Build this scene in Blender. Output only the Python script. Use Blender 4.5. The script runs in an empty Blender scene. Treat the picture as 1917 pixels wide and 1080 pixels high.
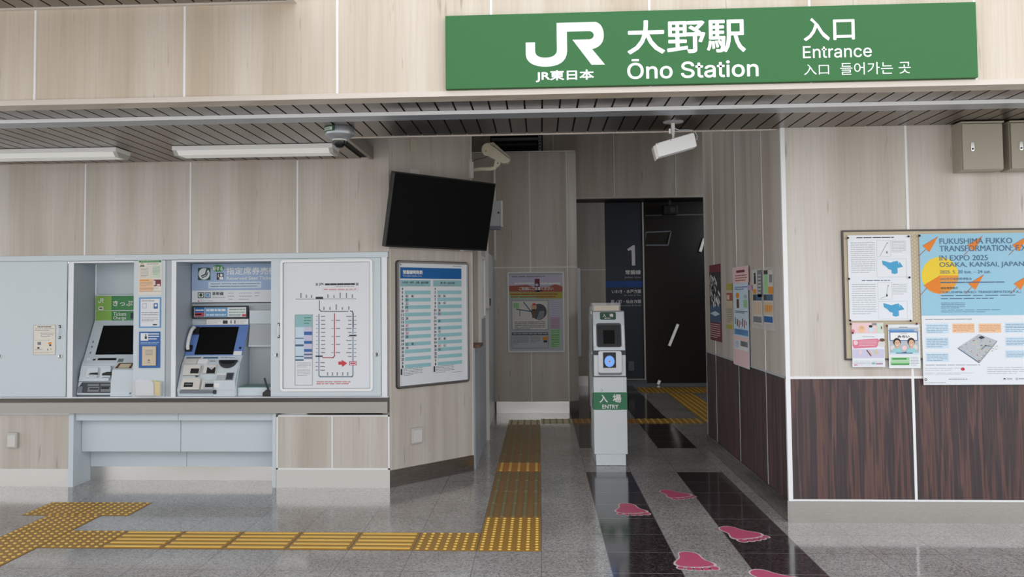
import bpy, bmesh, math, random
from mathutils import Vector, Matrix
random.seed(7)
SC = bpy.context.scene
COL = SC.collection

# ------------------------------------------------------------------ camera
F_PX, CX, CY = 1606.23, 923.714, 483.70          # focal length and principal point of the photograph (1917 x 1080)
YAW, PITCH, ROLL, EYE = -0.05360, 0.04400, 0.00880, 1.5732

def cam_axes():
    cy, sy, cp, sp = math.cos(YAW), math.sin(YAW), math.cos(PITCH), math.sin(PITCH)
    n = Vector((sy*cp, cy*cp, sp)); r = Vector((cy, -sy, 0)); d = n.cross(r)
    cr, sr = math.cos(ROLL), math.sin(ROLL)
    return cr*r + sr*d, -sr*r + cr*d, n
CR, CD, CN = cam_axes()
EYEP = Vector((0, 0, EYE))
cam = bpy.data.objects.new('camera', bpy.data.cameras.new('camera'))
COL.objects.link(cam)
up, back = -CD, -CN
cam.matrix_world = Matrix(((CR.x, up.x, back.x, 0), (CR.y, up.y, back.y, 0), (CR.z, up.z, back.z, EYE), (0, 0, 0, 1)))
cam.data.sensor_width = 36.0
cam.data.sensor_fit = 'HORIZONTAL'
cam.data.lens = F_PX/1917*36
cam.data.shift_x = (958.5-CX)/1917
cam.data.shift_y = (CY-540)/1917
cam.data.clip_start = 0.05
SC.camera = cam

# ------------------------------------------------------------------ world, lights, exposure
w = bpy.data.worlds.new('sky'); SC.world = w; w.use_nodes = True
nt = w.node_tree; nt.nodes.clear()
wo = nt.nodes.new('ShaderNodeOutputWorld'); wb = nt.nodes.new('ShaderNodeBackground')
tc = nt.nodes.new('ShaderNodeTexCoord'); sx = nt.nodes.new('ShaderNodeSeparateXYZ'); cr_ = nt.nodes.new('ShaderNodeValToRGB')
nt.links.new(tc.outputs['Generated'], sx.inputs[0]); nt.links.new(sx.outputs['Z'], cr_.inputs[0])
cr_.color_ramp.elements[0].position = 0.0; cr_.color_ramp.elements[0].color = (1.0, 0.99, 0.98, 1)
cr_.color_ramp.elements[1].position = 0.6; cr_.color_ramp.elements[1].color = (0.70, 0.75, 0.82, 1)
nt.links.new(cr_.outputs[0], wb.inputs[0]); nt.links.new(wb.outputs[0], wo.inputs[0])
wb.inputs[1].default_value = 1.5
def area(name, loc, rot, sx_, sy_, power, col=(1, 1, 1)):
    l = bpy.data.lights.new(name, 'AREA'); l.shape = 'RECTANGLE'; l.size = sx_; l.size_y = sy_; l.energy = power; l.color = col
    o = bpy.data.objects.new(name, l); COL.objects.link(o); o.location = loc; o.rotation_euler = rot
    return o
area('hall_fill', (0.6, 9.2, 3.85), (0, 0, 0), 1.6, 3.0, 7, (1, .98, .96))  # added fill for the hall, no fixture in view
area('platform_side_fill', (3.6, 13.0, 3.0), (0, math.radians(60), 0), 1.2, 2.5, 20, (.92, .96, 1))  # added fill from the platform side, its source unseen
SC.view_settings.view_transform = 'Standard'
SC.view_settings.look = 'None'
SC.view_settings.exposure = 0.42
SC.view_settings.gamma = 1.0
SC.view_settings.use_curve_mapping = False

# ------------------------------------------------------------------ materials
def lin(c):
    c = c.lstrip('#')
    out = []
    for i in (0, 2, 4):
        v = int(c[i:i+2], 16)/255
        out.append(v/12.92 if v <= .04045 else ((v+.055)/1.055)**2.4)
    return (*out, 1)
MATS = {}
def new_mat(name):
    m = bpy.data.materials.new(name); m.use_nodes = True
    b = m.node_tree.nodes['Principled BSDF']
    return m, m.node_tree, b
def simple(name, col, rough=.5, metal=0., spec=.5, emit=None, es=1., alpha=None, coat=0, bump=0):
    m, t, b = new_mat(name)
    b.inputs['Base Color'].default_value = lin(col)
    b.inputs['Roughness'].default_value = rough
    b.inputs['Metallic'].default_value = metal
    b.inputs['Specular IOR Level'].default_value = spec
    if coat: b.inputs['Coat Weight'].default_value = coat
    if emit:
        b.inputs['Emission Color'].default_value = lin(emit); b.inputs['Emission Strength'].default_value = es
    if alpha is not None:
        b.inputs['Alpha'].default_value = alpha
    # a faint uneven tone, so that no surface is perfectly flat
    n = t.nodes.new('ShaderNodeTexNoise'); n.inputs['Scale'].default_value = 9; n.inputs['Detail'].default_value = 4
    g = t.nodes.new('ShaderNodeNewGeometry'); t.links.new(g.outputs['Position'], n.inputs['Vector'])
    mr = t.nodes.new('ShaderNodeMapRange'); mr.inputs['To Min'].default_value = max(.02, rough-.05); mr.inputs['To Max'].default_value = min(1, rough+.05)
    t.links.new(n.outputs['Fac'], mr.inputs['Value']); t.links.new(mr.outputs['Result'], b.inputs['Roughness'])
    MATS[name] = m
    return m
def ramp(t, stops, interp='LINEAR'):
    r = t.nodes.new('ShaderNodeValToRGB'); r.color_ramp.interpolation = interp
    els = r.color_ramp.elements
    while len(els) < len(stops): els.new(.5)
    for e, (p, c) in zip(els, stops): e.position = p; e.color = lin(c)
    return r
def math_node(t, op, a, b=None):
    n = t.nodes.new('ShaderNodeMath'); n.operation = op
    for i, v in enumerate((a, b)):
        if v is None: continue
        if isinstance(v, (int, float)): n.inputs[i].default_value = v
        else: t.links.new(v, n.inputs[i])
    return n.outputs[0]
def grain_vec(t, fx, fz):
    g = t.nodes.new('ShaderNodeNewGeometry'); s = t.nodes.new('ShaderNodeSeparateXYZ'); t.links.new(g.outputs['Position'], s.inputs[0])
    h = math_node(t, 'ADD', s.outputs['X'], math_node(t, 'MULTIPLY', s.outputs['Y'], 1.31))
    c = t.nodes.new('ShaderNodeCombineXYZ')
    t.links.new(math_node(t, 'MULTIPLY', h, fx), c.inputs[0]); t.links.new(math_node(t, 'MULTIPLY', s.outputs['Z'], fz), c.inputs[2])
    return c.outputs[0]
def noise(t, vec, scale, detail=3, rough=.5):
    n = t.nodes.new('ShaderNodeTexNoise'); n.inputs['Scale'].default_value = scale; n.inputs['Detail'].default_value = detail; n.inputs['Roughness'].default_value = rough
    t.links.new(vec, n.inputs['Vector']); return n.outputs['Fac']
def mix(t, fac, a, b, mode='MIX'):
    n = t.nodes.new('ShaderNodeMix'); n.data_type = 'RGBA'; n.blend_type = mode
    if isinstance(fac, (int, float)): n.inputs[0].default_value = fac
    else: t.links.new(fac, n.inputs[0])
    for i, v in ((6, a), (7, b)):
        if isinstance(v, str): n.inputs[i].default_value = lin(v)
        else: t.links.new(v, n.inputs[i])
    return n.outputs[2]
def pale_wood(name, c0, c1, c2):
    m, t, b = new_mat(name)
    r1 = ramp(t, [(.36, c0), (.5, c1), (.64, c2)]); t.links.new(noise(t, grain_vec(t, 4, .28), 1, 4, .5), r1.inputs[0])
    r2 = ramp(t, [(.30, '#d6cfc7'), (.55, '#ffffff')]); t.links.new(noise(t, grain_vec(t, 55, 1.3), 1, 4, .65), r2.inputs[0])
    c = mix(t, .3, r1.outputs[0], r2.outputs[0], 'MULTIPLY')
    r3 = ramp(t, [(.25, '#8f8172'), (.33, '#ffffff')]); t.links.new(noise(t, grain_vec(t, 22, 2.6), 1, 2, .5), r3.inputs[0])
    c = mix(t, .5, c, r3.outputs[0], 'MULTIPLY')
    t.links.new(c, b.inputs['Base Color']); b.inputs['Roughness'].default_value = .42
    MATS[name] = m
pale_wood('pale_wood', '#c0b6aa', '#cbc3b9', '#d4cdc5')
pale_wood('warm_lit_wood', '#c8b7a2', '#d1c3b1', '#d9cdbe')  # same wood, warmer light on the facade put into its colour
def dark_wood(name):
    m, t, b = new_mat(name)
    r = ramp(t, [(.30, '#352c2e'), (.38, '#4d3c3b'), (.43, '#3c3234'), (.475, '#644843'), (.50, '#6b4e47'), (.52, '#463738'), (.57, '#3f3436'), (.62, '#5d4542'), (.66, '#46383a'), (.72, '#6f5149')])
    t.links.new(noise(t, grain_vec(t, 8, .32), 1, 4, .6), r.inputs[0])
    r2 = ramp(t, [(.4, '#9a8f90'), (.6, '#ffffff')]); t.links.new(noise(t, grain_vec(t, 110, 1.4), 1, 3), r2.inputs[0])
    t.links.new(mix(t, .3, r.outputs[0], r2.outputs[0], 'MULTIPLY'), b.inputs['Base Color']); b.inputs['Roughness'].default_value = .45
    MATS[name] = m
dark_wood('dark_wood')
def stone(name, base, dark, light, joint, x0, y0, pitch, rough):
    m, t, b = new_mat(name)
    g = t.nodes.new('ShaderNodeNewGeometry'); s = t.nodes.new('ShaderNodeSeparateXYZ'); t.links.new(g.outputs['Position'], s.inputs[0])
    v = t.nodes.new('ShaderNodeTexVoronoi'); v.inputs['Scale'].default_value = 110; t.links.new(g.outputs['Position'], v.inputs['Vector'])
    sc = t.nodes.new('ShaderNodeSeparateColor'); t.links.new(v.outputs['Color'], sc.inputs[0])
    r = ramp(t, [(0, dark), (.22, dark), (.3, base), (.72, base), (.8, light), (1, light)]); t.links.new(sc.outputs[0], r.inputs[0])
    n2 = ramp(t, [(.35, '#d8d4d2'), (.65, '#ffffff')]); t.links.new(noise(t, g.outputs['Position'], 1.4, 3), n2.inputs[0])
    c = mix(t, .7, r.outputs[0], n2.outputs[0], 'MULTIPLY')
    fac = None
    for ax, o in (('X', x0), ('Y', y0)):
        a = math_node(t, 'PINGPONG', math_node(t, 'SUBTRACT', s.outputs[ax], o-40*pitch), pitch/2)
        k = math_node(t, 'LESS_THAN', a, .0019)
        fac = k if fac is None else math_node(t, 'MAXIMUM', fac, k)
    c = mix(t, fac, c, joint)
    t.links.new(c, b.inputs['Base Color'])
    rr = t.nodes.new('ShaderNodeMapRange'); rr.inputs['To Min'].default_value = rough-.03; rr.inputs['To Max'].default_value = rough+.08
    t.links.new(noise(t, g.outputs['Position'], 3, 4), rr.inputs['Value']); t.links.new(rr.outputs[0], b.inputs['Roughness'])
    b.inputs['Specular IOR Level'].default_value = .6
    MATS[name] = m
GX, GY, TP = -0.008, 4.964, 0.4
stone('grey_terrazzo', '#aca7a3', '#8b8683', '#bfbab5', '#63605e', GX, GY, TP, .085)
stone('dark_terrazzo', '#3a3032', '#2a2325', '#574a4b', '#9c938f', GX, GY, TP, .085)
def steel(name, col, rough, vertical=False):
    m, t, b = new_mat(name)
    b.inputs['Metallic'].default_value = 1
    g = t.nodes.new('ShaderNodeNewGeometry'); mp = t.nodes.new('ShaderNodeMapping'); mp.inputs['Scale'].default_value = (2, 2, 180)
    t.links.new(g.outputs['Position'], mp.inputs[0])
    f = noise(t, mp.outputs[0], 1, 3)
    mr = t.nodes.new('ShaderNodeMapRange'); mr.inputs['To Min'].default_value = rough-.06; mr.inputs['To Max'].default_value = rough+.08
    t.links.new(f, mr.inputs[0]); t.links.new(mr.outputs[0], b.inputs['Roughness'])
    b.inputs['Base Color'].default_value = lin(col)
    MATS[name] = m
steel('brushed_steel', '#cfccc8', .30)
steel('soffit_metal', '#8f8780', .30)
steel('counter_steel_dimmed', '#9b9792', .34)  # steel darkened for the dark ground it reflects
steel('base_steel_dimmed', '#b3afaa', .26)  # same steel, its darker reflections put into the colour
for args in (
    ('bounce_pavement', '#cfccc6', .7), ('white_joint', '#f1f1f1', .4), ('trim_beige', '#d9cdc2', .4), ('black_gap', '#0b0a0a', .8), ('gap_brown', '#3a302b', .8),
    ('cabinet_white', '#d2dce2', .35), ('gate_white', '#e6ecef', .35), ('cabinet_grey', '#b4bcc4', .45), ('cabinet_edge', '#eef1f5', .3), ('seam_grey', '#8f979f', .5),
    ('white', '#f0f0ef', .4), ('paper', '#e9ecf0', .6), ('paper_cream', '#ece6da', .6), ('off_white', '#dcd8d2', .4), ('cream_plastic', '#cfc6b2', .45),
    ('black', '#131313', .45), ('ink', '#34373f', .6), ('ink_soft', '#8c8f97', .6), ('ink_blue', '#4c6a86', .6), ('ink_red', '#c2575f', .6),
    ('black_plastic', '#1a1b1d', .4), ('dark_grey', '#3c4046', .45), ('mid_grey', '#7d838a', .45), ('light_grey', '#b9bec3', .45),
    ('sign_green', '#256a30', .42), ('sign_white', '#fafafa', .35), ('label_green', '#2f7d55', .4), ('lime_green', '#8dbb55', .4), ('deep_green', '#2f8a44', .4),
    ('dark_green', '#1f4d34', .45), ('pale_green', '#cfe0cd', .5), ('pale_teal', '#9ccfd6', .6), ('teal_head', '#97c3c8', .6), ('table_blue', '#1565ab', .5),
    ('machine_blue', '#6f8fd0', .4), ('header_blue', '#a3b9da', .5), ('stripe_blue', '#1f56a8', .45), ('navy', '#363d4c', .4), ('poster_blue', '#2f66ab', .5),
    ('sky_blue', '#9ccbe0', .6), ('map_blue', '#4aa3cf', .6), ('frame_blue', '#6aa0cf', .5), ('yellow', '#f1cf33', .6), ('amber', '#e79a38', .6), ('orange', '#e8821f', .6),
    ('peach', '#f3c79d', .6), ('pale_pink', '#f0cfd0', .6), ('pink', '#e07f98', .6), ('crimson', '#c62f52', .6), ('red', '#d23b46', .5), ('maroon', '#7a3545', .6),
    ('rust', '#b0604e', .6), ('lavender', '#cfcbe3', .6), ('mauve', '#c7a6c0', .6), ('skin', '#e0b397', .6), ('hair', '#2b211d', .6), ('pale_blue', '#cfe3f2', .6),
    ('mint', '#9fd49a', .6), ('olive', '#b8b04c', .6), ('tan', '#d8c7ad', .5), ('beige', '#cdbfae', .5), ('panel_beige', '#a9a08f', .45), ('cork', '#c4b69c', .8),
    ('tactile_yellow', '#a97c2b', .45), ('tactile_bump', '#eabf5c', .4), ('tactile_worn', '#8f6b3f', .45), ('tactile_worn_bar', '#7f7a55', .45),
    ('tactile_orange', '#c17f36', .45), ('tactile_sheen', '#cbb98f', .45), ('foot_pink', '#c0506f', .5), ('foot_edge', '#d9c3c0', .5),
    ('lamp_white', '#f3f3ef', .3), ('grey_plate', '#c6c3bd', .45), ('slat_dark', '#26211f', .35), ('counter_green', '#7fa39b', .4), ('brown', '#6d4a35', .5),
    ('metal_frame', '#c9c9c9', .25, .9), ('silver', '#b5babf', .35, .6), ('dark_frame', '#4b4644', .35, .5), ('lens', '#151519', .1),
    ('chrome', '#e0e0e0', .15, 1.),
): simple(*args)
simple('screen', '#0c0c0c', .55, 0, .15)
simple('screen_grey', '#1b1c1d', .3, 0, .3)
simple('reader_light', '#7fb0f5', .4, 0, .5, '#6fa4f2', .35)
simple('lamp_reflection', '#f4f4ef', .4, 0, .5, '#f6f4ec', .12)  # faint glow standing in for lamps mirrored in the dark wall
simple('batten_glow', '#f4f4f0', .4, 0, .5, '#fbfaf4', .12)
simple('clear_plastic', '#ffffff', .15, 0, .5, alpha=.25)
simple('acrylic', '#f6f8f9', .2, 0, .5, alpha=.22)
simple('dark_wall', '#2f2b29', .3, 0, .4)

# ------------------------------------------------------------------ frames and mesh builder
class Frame:
    """A flat surface: origin O, U to the right, V up along it, N towards the viewer."""
    def __init__(s, O, U, V):
        s.O, s.U, s.V = Vector(O), Vector(U).normalized(), Vector(V).normalized(); s.N = s.U.cross(s.V)
    def w(s, u, v, n=0.): return s.O + s.U*u + s.V*v + s.N*n
    def P(s, x, y, n=0.):
        ray = CR*((x-CX)/F_PX) + CD*((y-CY)/F_PX) + CN
        o = s.O + s.N*n
        p = EYEP + ray*((o-EYEP).dot(s.N)/ray.dot(s.N)) - s.O
        return p.dot(s.U), p.dot(s.V)
XA, ZA = (1, 0, 0), (0, 0, 1)
WORLD = Frame((0, 0, 0), XA, (0, 1, 0))                    # u = X, v = Y, n = Z
def wallY(y): return Frame((0, y, 0), XA, ZA)              # faces the viewer; u = X, v = Z
YL, YR, YF, ZC, XR, XP = 7.10, 6.08, 4.85, 2.735, 1.70, -0.60
FL, FR_, FF = wallY(YL), wallY(YR), wallY(YF)
B0, B1 = Vector((-1.253, 7.105, 0)), Vector((-0.613, 7.809, 0))
FB = Frame(B0, B1-B0, ZA); BW = (B1-B0).length
FP = wallY(11.65); FH = wallY(12.7); FK = wallY(15.1)
FW = Frame((XR, 0, 0), (0, -1, 0), ZA)                     # right wall of the passage; u = -Y
FPL = Frame((XP, 0, 0), (0, 1, 0), ZA)                     # left wall of the passage; u = Y
FLOOR = WORLD

LATIN = None      # Blender's own bundled grotesque for the Latin lettering; the built-in font serves if it is missing
try:
    LATIN = bpy.data.fonts.load(bpy.utils.system_resource('DATAFILES', path='fonts') + '/Inter.woff2')
except Exception:
    LATIN = None
_text = {}
def text_geo(body, bold):
    k = (body, bold)
    if k not in _text:
        c = bpy.data.curves.new('t', 'FONT'); c.body = body
        if LATIN and body in ('Ōno Station', 'Entrance'): c.font = LATIN
        c.offset = bold; c.resolution_u = 3
        o = bpy.data.objects.new('t', c); COL.objects.link(o)
        dg = bpy.context.evaluated_depsgraph_get(); e = o.evaluated_get(dg); m = e.to_mesh()
        vs = [(v.co.x, v.co.y) for v in m.vertices]; fs = [tuple(p.vertices) for p in m.polygons]
        e.to_mesh_clear(); bpy.data.objects.remove(o); bpy.data.curves.remove(c)
        x0, x1 = min(v[0] for v in vs), max(v[0] for v in vs); y0, y1 = min(v[1] for v in vs), max(v[1] for v in vs)
        _text[k] = ([((x-x0)/(x1-x0), (y-y0)/(y1-y0)) for x, y in vs], fs)
    return _text[k]

class MB:
    def __init__(s, frame=WORLD): s.f = frame; s.v = []; s.fc = []; s.mi = []; s.ms = []; s.smooth = []
    def m(s, name):
        if name not in s.ms: s.ms.append(name)
        return s.ms.index(name)
    def add(s, pts, faces, m, smooth=False, world=False):
        b = len(s.v)
        s.v += [Vector(p) if world else s.f.w(*p) for p in pts]
        i = s.m(m)
        for f in faces: s.fc.append([b+k for k in f]); s.mi.append(i); s.smooth.append(smooth)
        return s
    def box(s, u0, u1, v0, v1, n0, n1, m, bev=0):
        if u0 > u1: u0, u1 = u1, u0
        if v0 > v1: v0, v1 = v1, v0
        if n0 > n1: n0, n1 = n1, n0
        if bev:
            bm = bmesh.new(); bmesh.ops.create_cube(bm, size=1)
            for q in bm.verts: q.co = ((u0+u1)/2+q.co.x*(u1-u0), (v0+v1)/2+q.co.y*(v1-v0), (n0+n1)/2+q.co.z*(n1-n0))
            bmesh.ops.bevel(bm, geom=list(bm.edges), offset=bev, segments=2, affect='EDGES', profile=.6)
            bm.verts.index_update()
            s.add([tuple(q.co) for q in bm.verts], [[q.index for q in f.verts] for f in bm.faces], m); bm.free(); return s
        p = [(u0, v0, n0), (u1, v0, n0), (u1, v1, n0), (u0, v1, n0), (u0, v0, n1), (u1, v0, n1), (u1, v1, n1), (u0, v1, n1)]
        return s.add(p, [(3, 2, 1, 0), (4, 5, 6, 7), (0, 1, 5, 4), (1, 2, 6, 5), (2, 3, 7, 6), (3, 0, 4, 7)], m)
    def prism(s, poly, n0, n1, m, bev=0):
        """poly: (u, v) points, anticlockwise as the viewer sees them"""
        a = sum(poly[i][0]*poly[(i+1) % len(poly)][1]-poly[(i+1) % len(poly)][0]*poly[i][1] for i in range(len(poly)))
        if a < 0: poly = poly[::-1]
        k = len(poly)
        if bev:
            bm = bmesh.new(); lo = [bm.verts.new((x, y, n0)) for x, y in poly]; hi = [bm.verts.new((x, y, n1)) for x, y in poly]
            bm.faces.new(lo[::-1]); bm.faces.new(hi)
            for i in range(k): bm.faces.new((lo[i], lo[(i+1) % k], hi[(i+1) % k], hi[i]))
            bmesh.ops.bevel(bm, geom=list(bm.edges), offset=bev, segments=2, affect='EDGES', profile=.6); bm.verts.index_update()
            s.add([tuple(q.co) for q in bm.verts], [[q.index for q in f.verts] for f in bm.faces], m); bm.free(); return s
        pts = [(x, y, n0) for x, y in poly] + [(x, y, n1) for x, y in poly]
        fs = [list(range(k))[::-1], list(range(k, 2*k))] + [(i, (i+1) % k, k+(i+1) % k, k+i) for i in range(k)]
        return s.add(pts, fs, m)
    def flat(s, poly, n, m):
        a = sum(poly[i][0]*poly[(i+1) % len(poly)][1]-poly[(i+1) % len(poly)][0]*poly[i][1] for i in range(len(poly)))
        if a < 0: poly = poly[::-1]
        return s.add([(x, y, n) for x, y in poly], [list(range(len(poly)))], m)
    def rect(s, u0, u1, v0, v1, n, m): return s.flat([(u0, v0), (u1, v0), (u1, v1), (u0, v1)], n, m)
    def rr(s, u0, u1, v0, v1, r, k=5):
        if u0 > u1: u0, u1 = u1, u0
        if v0 > v1: v0, v1 = v1, v0
        out = []
        for cx, cy, a in ((u1-r, v0+r, -90), (u1-r, v1-r, 0), (u0+r, v1-r, 90), (u0+r, v0+r, 180)):
            for i in range(k+1):
                t = math.radians(a+90*i/k); out.append((cx+r*math.cos(t), cy+r*math.sin(t)))
        return out
    def rplate(s, u0, u1, v0, v1, r, n0, n1, m): return s.prism(s.rr(u0, u1, v0, v1, r), n0, n1, m)
    def ring(s, u0, u1, v0, v1, r, t, n0, n1, m):
        o = s.rr(u0, u1, v0, v1, r); i = s.rr(u0+t, u1-t, v0+t, v1-t, max(r-t, .001)); k = len(o)
        pts = [(x, y, n1) for x, y in o]+[(x, y, n1) for x, y in i]+[(x, y, n0) for x, y in o]+[(x, y, n0) for x, y in i]
        fs = []
        for a in range(k):
            b = (a+1) % k
            fs += [(a, b, k+b, k+a), (2*k+a, 2*k+b, b, a), (k+a, k+b, 3*k+b, 3*k+a), (3*k+a, 3*k+b, 2*k+b, 2*k+a)]
        return s.add(pts, fs, m)
    def disc(s, u, v, r, n0, n1, m, k=24, rv=None):
        rv = rv or r
        return s.prism([(u+r*math.cos(2*math.pi*i/k), v+rv*math.sin(2*math.pi*i/k)) for i in range(k)], n0, n1, m)
    def dot(s, u, v, r, n, m, k=16, rv=None):
        rv = rv or r
        return s.flat([(u+r*math.cos(2*math.pi*i/k), v+rv*math.sin(2*math.pi*i/k)) for i in range(k)], n, m)
    def tube(s, pts, r, m, k=10, r1=None):
        """pts in frame coordinates"""
        P = [s.f.w(*p) for p in pts]; rings = []; r1 = r if r1 is None else r1
        for i, p in enumerate(P):
            d = (P[min(i+1, len(P)-1)]-P[max(i-1, 0)]).normalized()
            a = d.orthogonal().normalized() if i == 0 else (a-d*a.dot(d)).normalized()
            b = d.cross(a); q = r+(r1-r)*i/max(1, len(P)-1)
            rings.append([p+(a*math.cos(2*math.pi*j/k)+b*math.sin(2*math.pi*j/k))*q for j in range(k)])
        pts_ = [q for g in rings for q in g]
        fs = [(i*k+j, i*k+(j+1) % k, (i+1)*k+(j+1) % k, (i+1)*k+j) for i in range(len(P)-1) for j in range(k)]
        s.add(pts_, fs, m, True, True)
        return s.add(rings[0]+rings[-1], [list(range(k))[::-1], list(range(k, 2*k))], m, False, True)
    def lathe(s, prof, c, m, k=32, smooth=True):
        """prof: (radius, height) down the list, about the frame's n axis at c = (u, v)"""
        pts = []; n = len(prof)
        for r, h in prof:
            pts += [(c[0]+r*math.cos(2*math.pi*j/k), c[1]+r*math.sin(2*math.pi*j/k), h) for j in range(k)]
        fs = [(i*k+j, (i+1)*k+j, (i+1)*k+(j+1) % k, i*k+(j+1) % k) for i in range(n-1) for j in range(k)]
        return s.add(pts, fs, m, smooth)
    def text(s, body, u0, u1, v0, v1, n, m, bold=0., depth=0):
        vs, fs = text_geo(body, 0.); d = bold*abs(v1-v0)
        u0, u1, v0, v1 = u0+d, u1-d, v0+d, v1-d
        for i, (a, b) in enumerate(((0, 0), (-d, 0), (d, 0), (0, -d), (0, d), (-.7*d, -.7*d), (.7*d, .7*d), (-.7*d, .7*d), (.7*d, -.7*d))[:9 if bold else 1]):
            s.add([(u0+(u1-u0)*x+a, v0+(v1-v0)*y+b, n+i*.00006) for x, y in vs], fs, m)
        return s
    def lines(s, u0, u1, v0, v1, rows, n, m, fill=.5, seed=0, short=.75, gap=.16):
        """rows of print too small to read: broken dashes"""
        rnd = random.Random(seed+rows*31); h = (v1-v0)/rows
        for i in range(rows):
            b = v1-h*(i+.5)-h*fill/2; end = u1 if i < rows-1 else u0+(u1-u0)*short
            u = u0; wd = abs(u1-u0)
            while u < end-1e-4:
                l = wd*rnd.uniform(.08, .24); e = min(u+l, end)
                s.rect(u, e, b+h*fill*.12, b+h*fill*.88, n, m); u = e+wd*gap*rnd.uniform(.05, .22)
        return s
    def build(s, name, parent=None):
        root = parent
        while root is not None and root.parent is not None: root = root.parent
        off = root.location if root is not None else Vector((0, 0, 0))
        if root is None and s.v:
            xs = [p.x for p in s.v]; ys = [p.y for p in s.v]; zs = [p.z for p in s.v]
            off = Vector(((min(xs)+max(xs))/2, (min(ys)+max(ys))/2, min(zs)))
        me = bpy.data.meshes.new(name)
        me.from_pydata([p-off for p in s.v], [], s.fc)
        for x in s.ms: me.materials.append(MATS[x])
        me.polygons.foreach_set('material_index', s.mi); me.polygons.foreach_set('use_smooth', s.smooth)
        me.update()
        o = bpy.data.objects.new(name, me); COL.objects.link(o)
        if parent is not None: o.parent = parent
        else: o.location = off
        return o

class Print:
    """Draws flat print on a surface; x, y are photo pixels taken in a crop with origin ox, oy and scale k."""
    def __init__(s, mb, ox=0, oy=0, k=1., n=.001, ky=None): s.mb, s.ox, s.oy, s.k, s.n, s.ky = mb, ox, oy, k, n, ky or k
    def p(s, x, y, n=None): return s.mb.f.P(s.ox+x/s.k, s.oy+y/s.ky, s.n if n is None else n)
    def uv(s, x0, y0, x1, y1):
        a = s.p(x0, y0); b = s.p(x0, y1); c = s.p(x1, (y0+y1)/2)
        return a[0], c[0], b[1], a[1]
    def rect(s, x0, y0, x1, y1, m, l=0): s.mb.rect(*s.uv(x0, y0, x1, y1), s.n+l*.0006, m); return s
    def box(s, x0, y0, x1, y1, n0, n1, m, bev=0): s.mb.box(*s.uv(x0, y0, x1, y1), n0, n1, m, bev); return s
    def text(s, t, x0, y0, x1, y1, m, l=1, bold=0.): s.mb.text(t, *s.uv(x0, y0, x1, y1), s.n+l*.0006, m, bold); return s
    def lines(s, x0, y0, x1, y1, rows, m, l=1, fill=.45, seed=0, short=.75, gap=.16): s.mb.lines(*s.uv(x0, y0, x1, y1), rows, s.n+l*.0006, m, fill, seed, short, gap); return s
    def poly(s, pts, m, l=1): s.mb.flat([s.p(*q) for q in pts], s.n+l*.0006, m); return s
    def oval(s, x, y, rx, ry, m, l=1):
        u, v = s.p(x, y); u2, _ = s.p(x+rx, y); _, v2 = s.p(x, y+ry); s.mb.dot(u, v, abs(u2-u), s.n+l*.0006, m, 20, abs(v2-v)); return s
    def frame(s, x0, y0, x1, y1, t, m, l=1):
        u0, u1, v0, v1 = s.uv(x0, y0, x1, y1); d = abs(s.p(x0+t, y0)[0]-s.p(x0, y0)[0]); n = s.n+l*.0006
        for a in ((u0, u1, v1-d, v1), (u0, u1, v0, v0+d), (u0, u0+d, v0+d, v1-d), (u1-d, u1, v0+d, v1-d)): s.mb.rect(*a, n, m)
        return s
    def stroke(s, pts, wpx, m, l=1):
        q = [s.p(*a) for a in pts]; h = abs(s.p(pts[0][0]+wpx, pts[0][1])[0]-q[0][0])/2
        for a, b in zip(q, q[1:]):
            d = Vector((b[0]-a[0], b[1]-a[1])); d = d.normalized() if d.length > 1e-9 else Vector((1, 0)); o = Vector((-d.y, d.x))*h; e = d*h
            A, B = Vector(a)-e, Vector(b)+e
            s.mb.flat([tuple(A-o), tuple(B-o), tuple(B+o), tuple(A+o)], s.n+l*.0006, m)
        return s

def tag(o, label, cat, group=None, kind=None):
    if label: o['label'] = label
    if cat: o['category'] = cat
    if group: o['group'] = group
    if kind: o['kind'] = kind
    return o
def thing(name, label, cat, loc, group=None):
    o = bpy.data.objects.new(name, None); COL.objects.link(o); o.empty_display_size = .1
    o.location = Vector(loc); return tag(o, label, cat, group)
def struct(mb, name, label=None):
    o = mb.build(name); o['kind'] = 'structure'
    if label: o['label'] = label
    return o

# ================================================================== THE SETTING
JW = .013
def wood_wall(name, f, u0, u1, v0, v1, m, vj=(), hj=(), t=.12, jm='white_joint', mb=None, jw=JW):
    b = mb or MB(f); b.f = f
    b.box(u0, u1, v0, v1, -t, 0, m)
    for u in vj: b.box(u-jw/2, u+jw/2, v0, v1, 0, .003, jm)
    for v in hj: b.box(u0, u1, v-jw/2, v+jw/2, 0, .0035, jm)
    return b if mb else struct(b, name)
# floor
xs = [-14, GX+.4, GX+.8, GX+1.2, GX+1.6, 14]; ys = [2.4, GY+2.8, GY+4.0, 15.6]
b = MB()
for i in range(5):
    for j in range(3):
        dark = i in (1, 3) and j != 1
        b.rect(xs[i], xs[i+1], ys[j], ys[j+1], 0, 'dark_terrazzo' if dark else 'grey_terrazzo')
b.rect(xs[0], xs[-1], -14, 2.4, 0, 'bounce_pavement')  # unseen forecourt, made pale to bounce light under the soffit
struct(b, 'floor')
# facade above the entrance
b = MB(FF); wood_wall('', FF, -8, 7, ZC-.012, 4.6, 'warm_lit_wood', [-6.556, -5.656, -4.756, -3.856, -2.956, -2.056, -1.154, -.261, .639, 1.531, 2.431, 3.331, 4.231], (), .15, mb=b)
b.box(-8, 7, ZC-.018, ZC+.012, 0, .012, 'trim_beige')
struct(b, 'wall_front')
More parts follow.
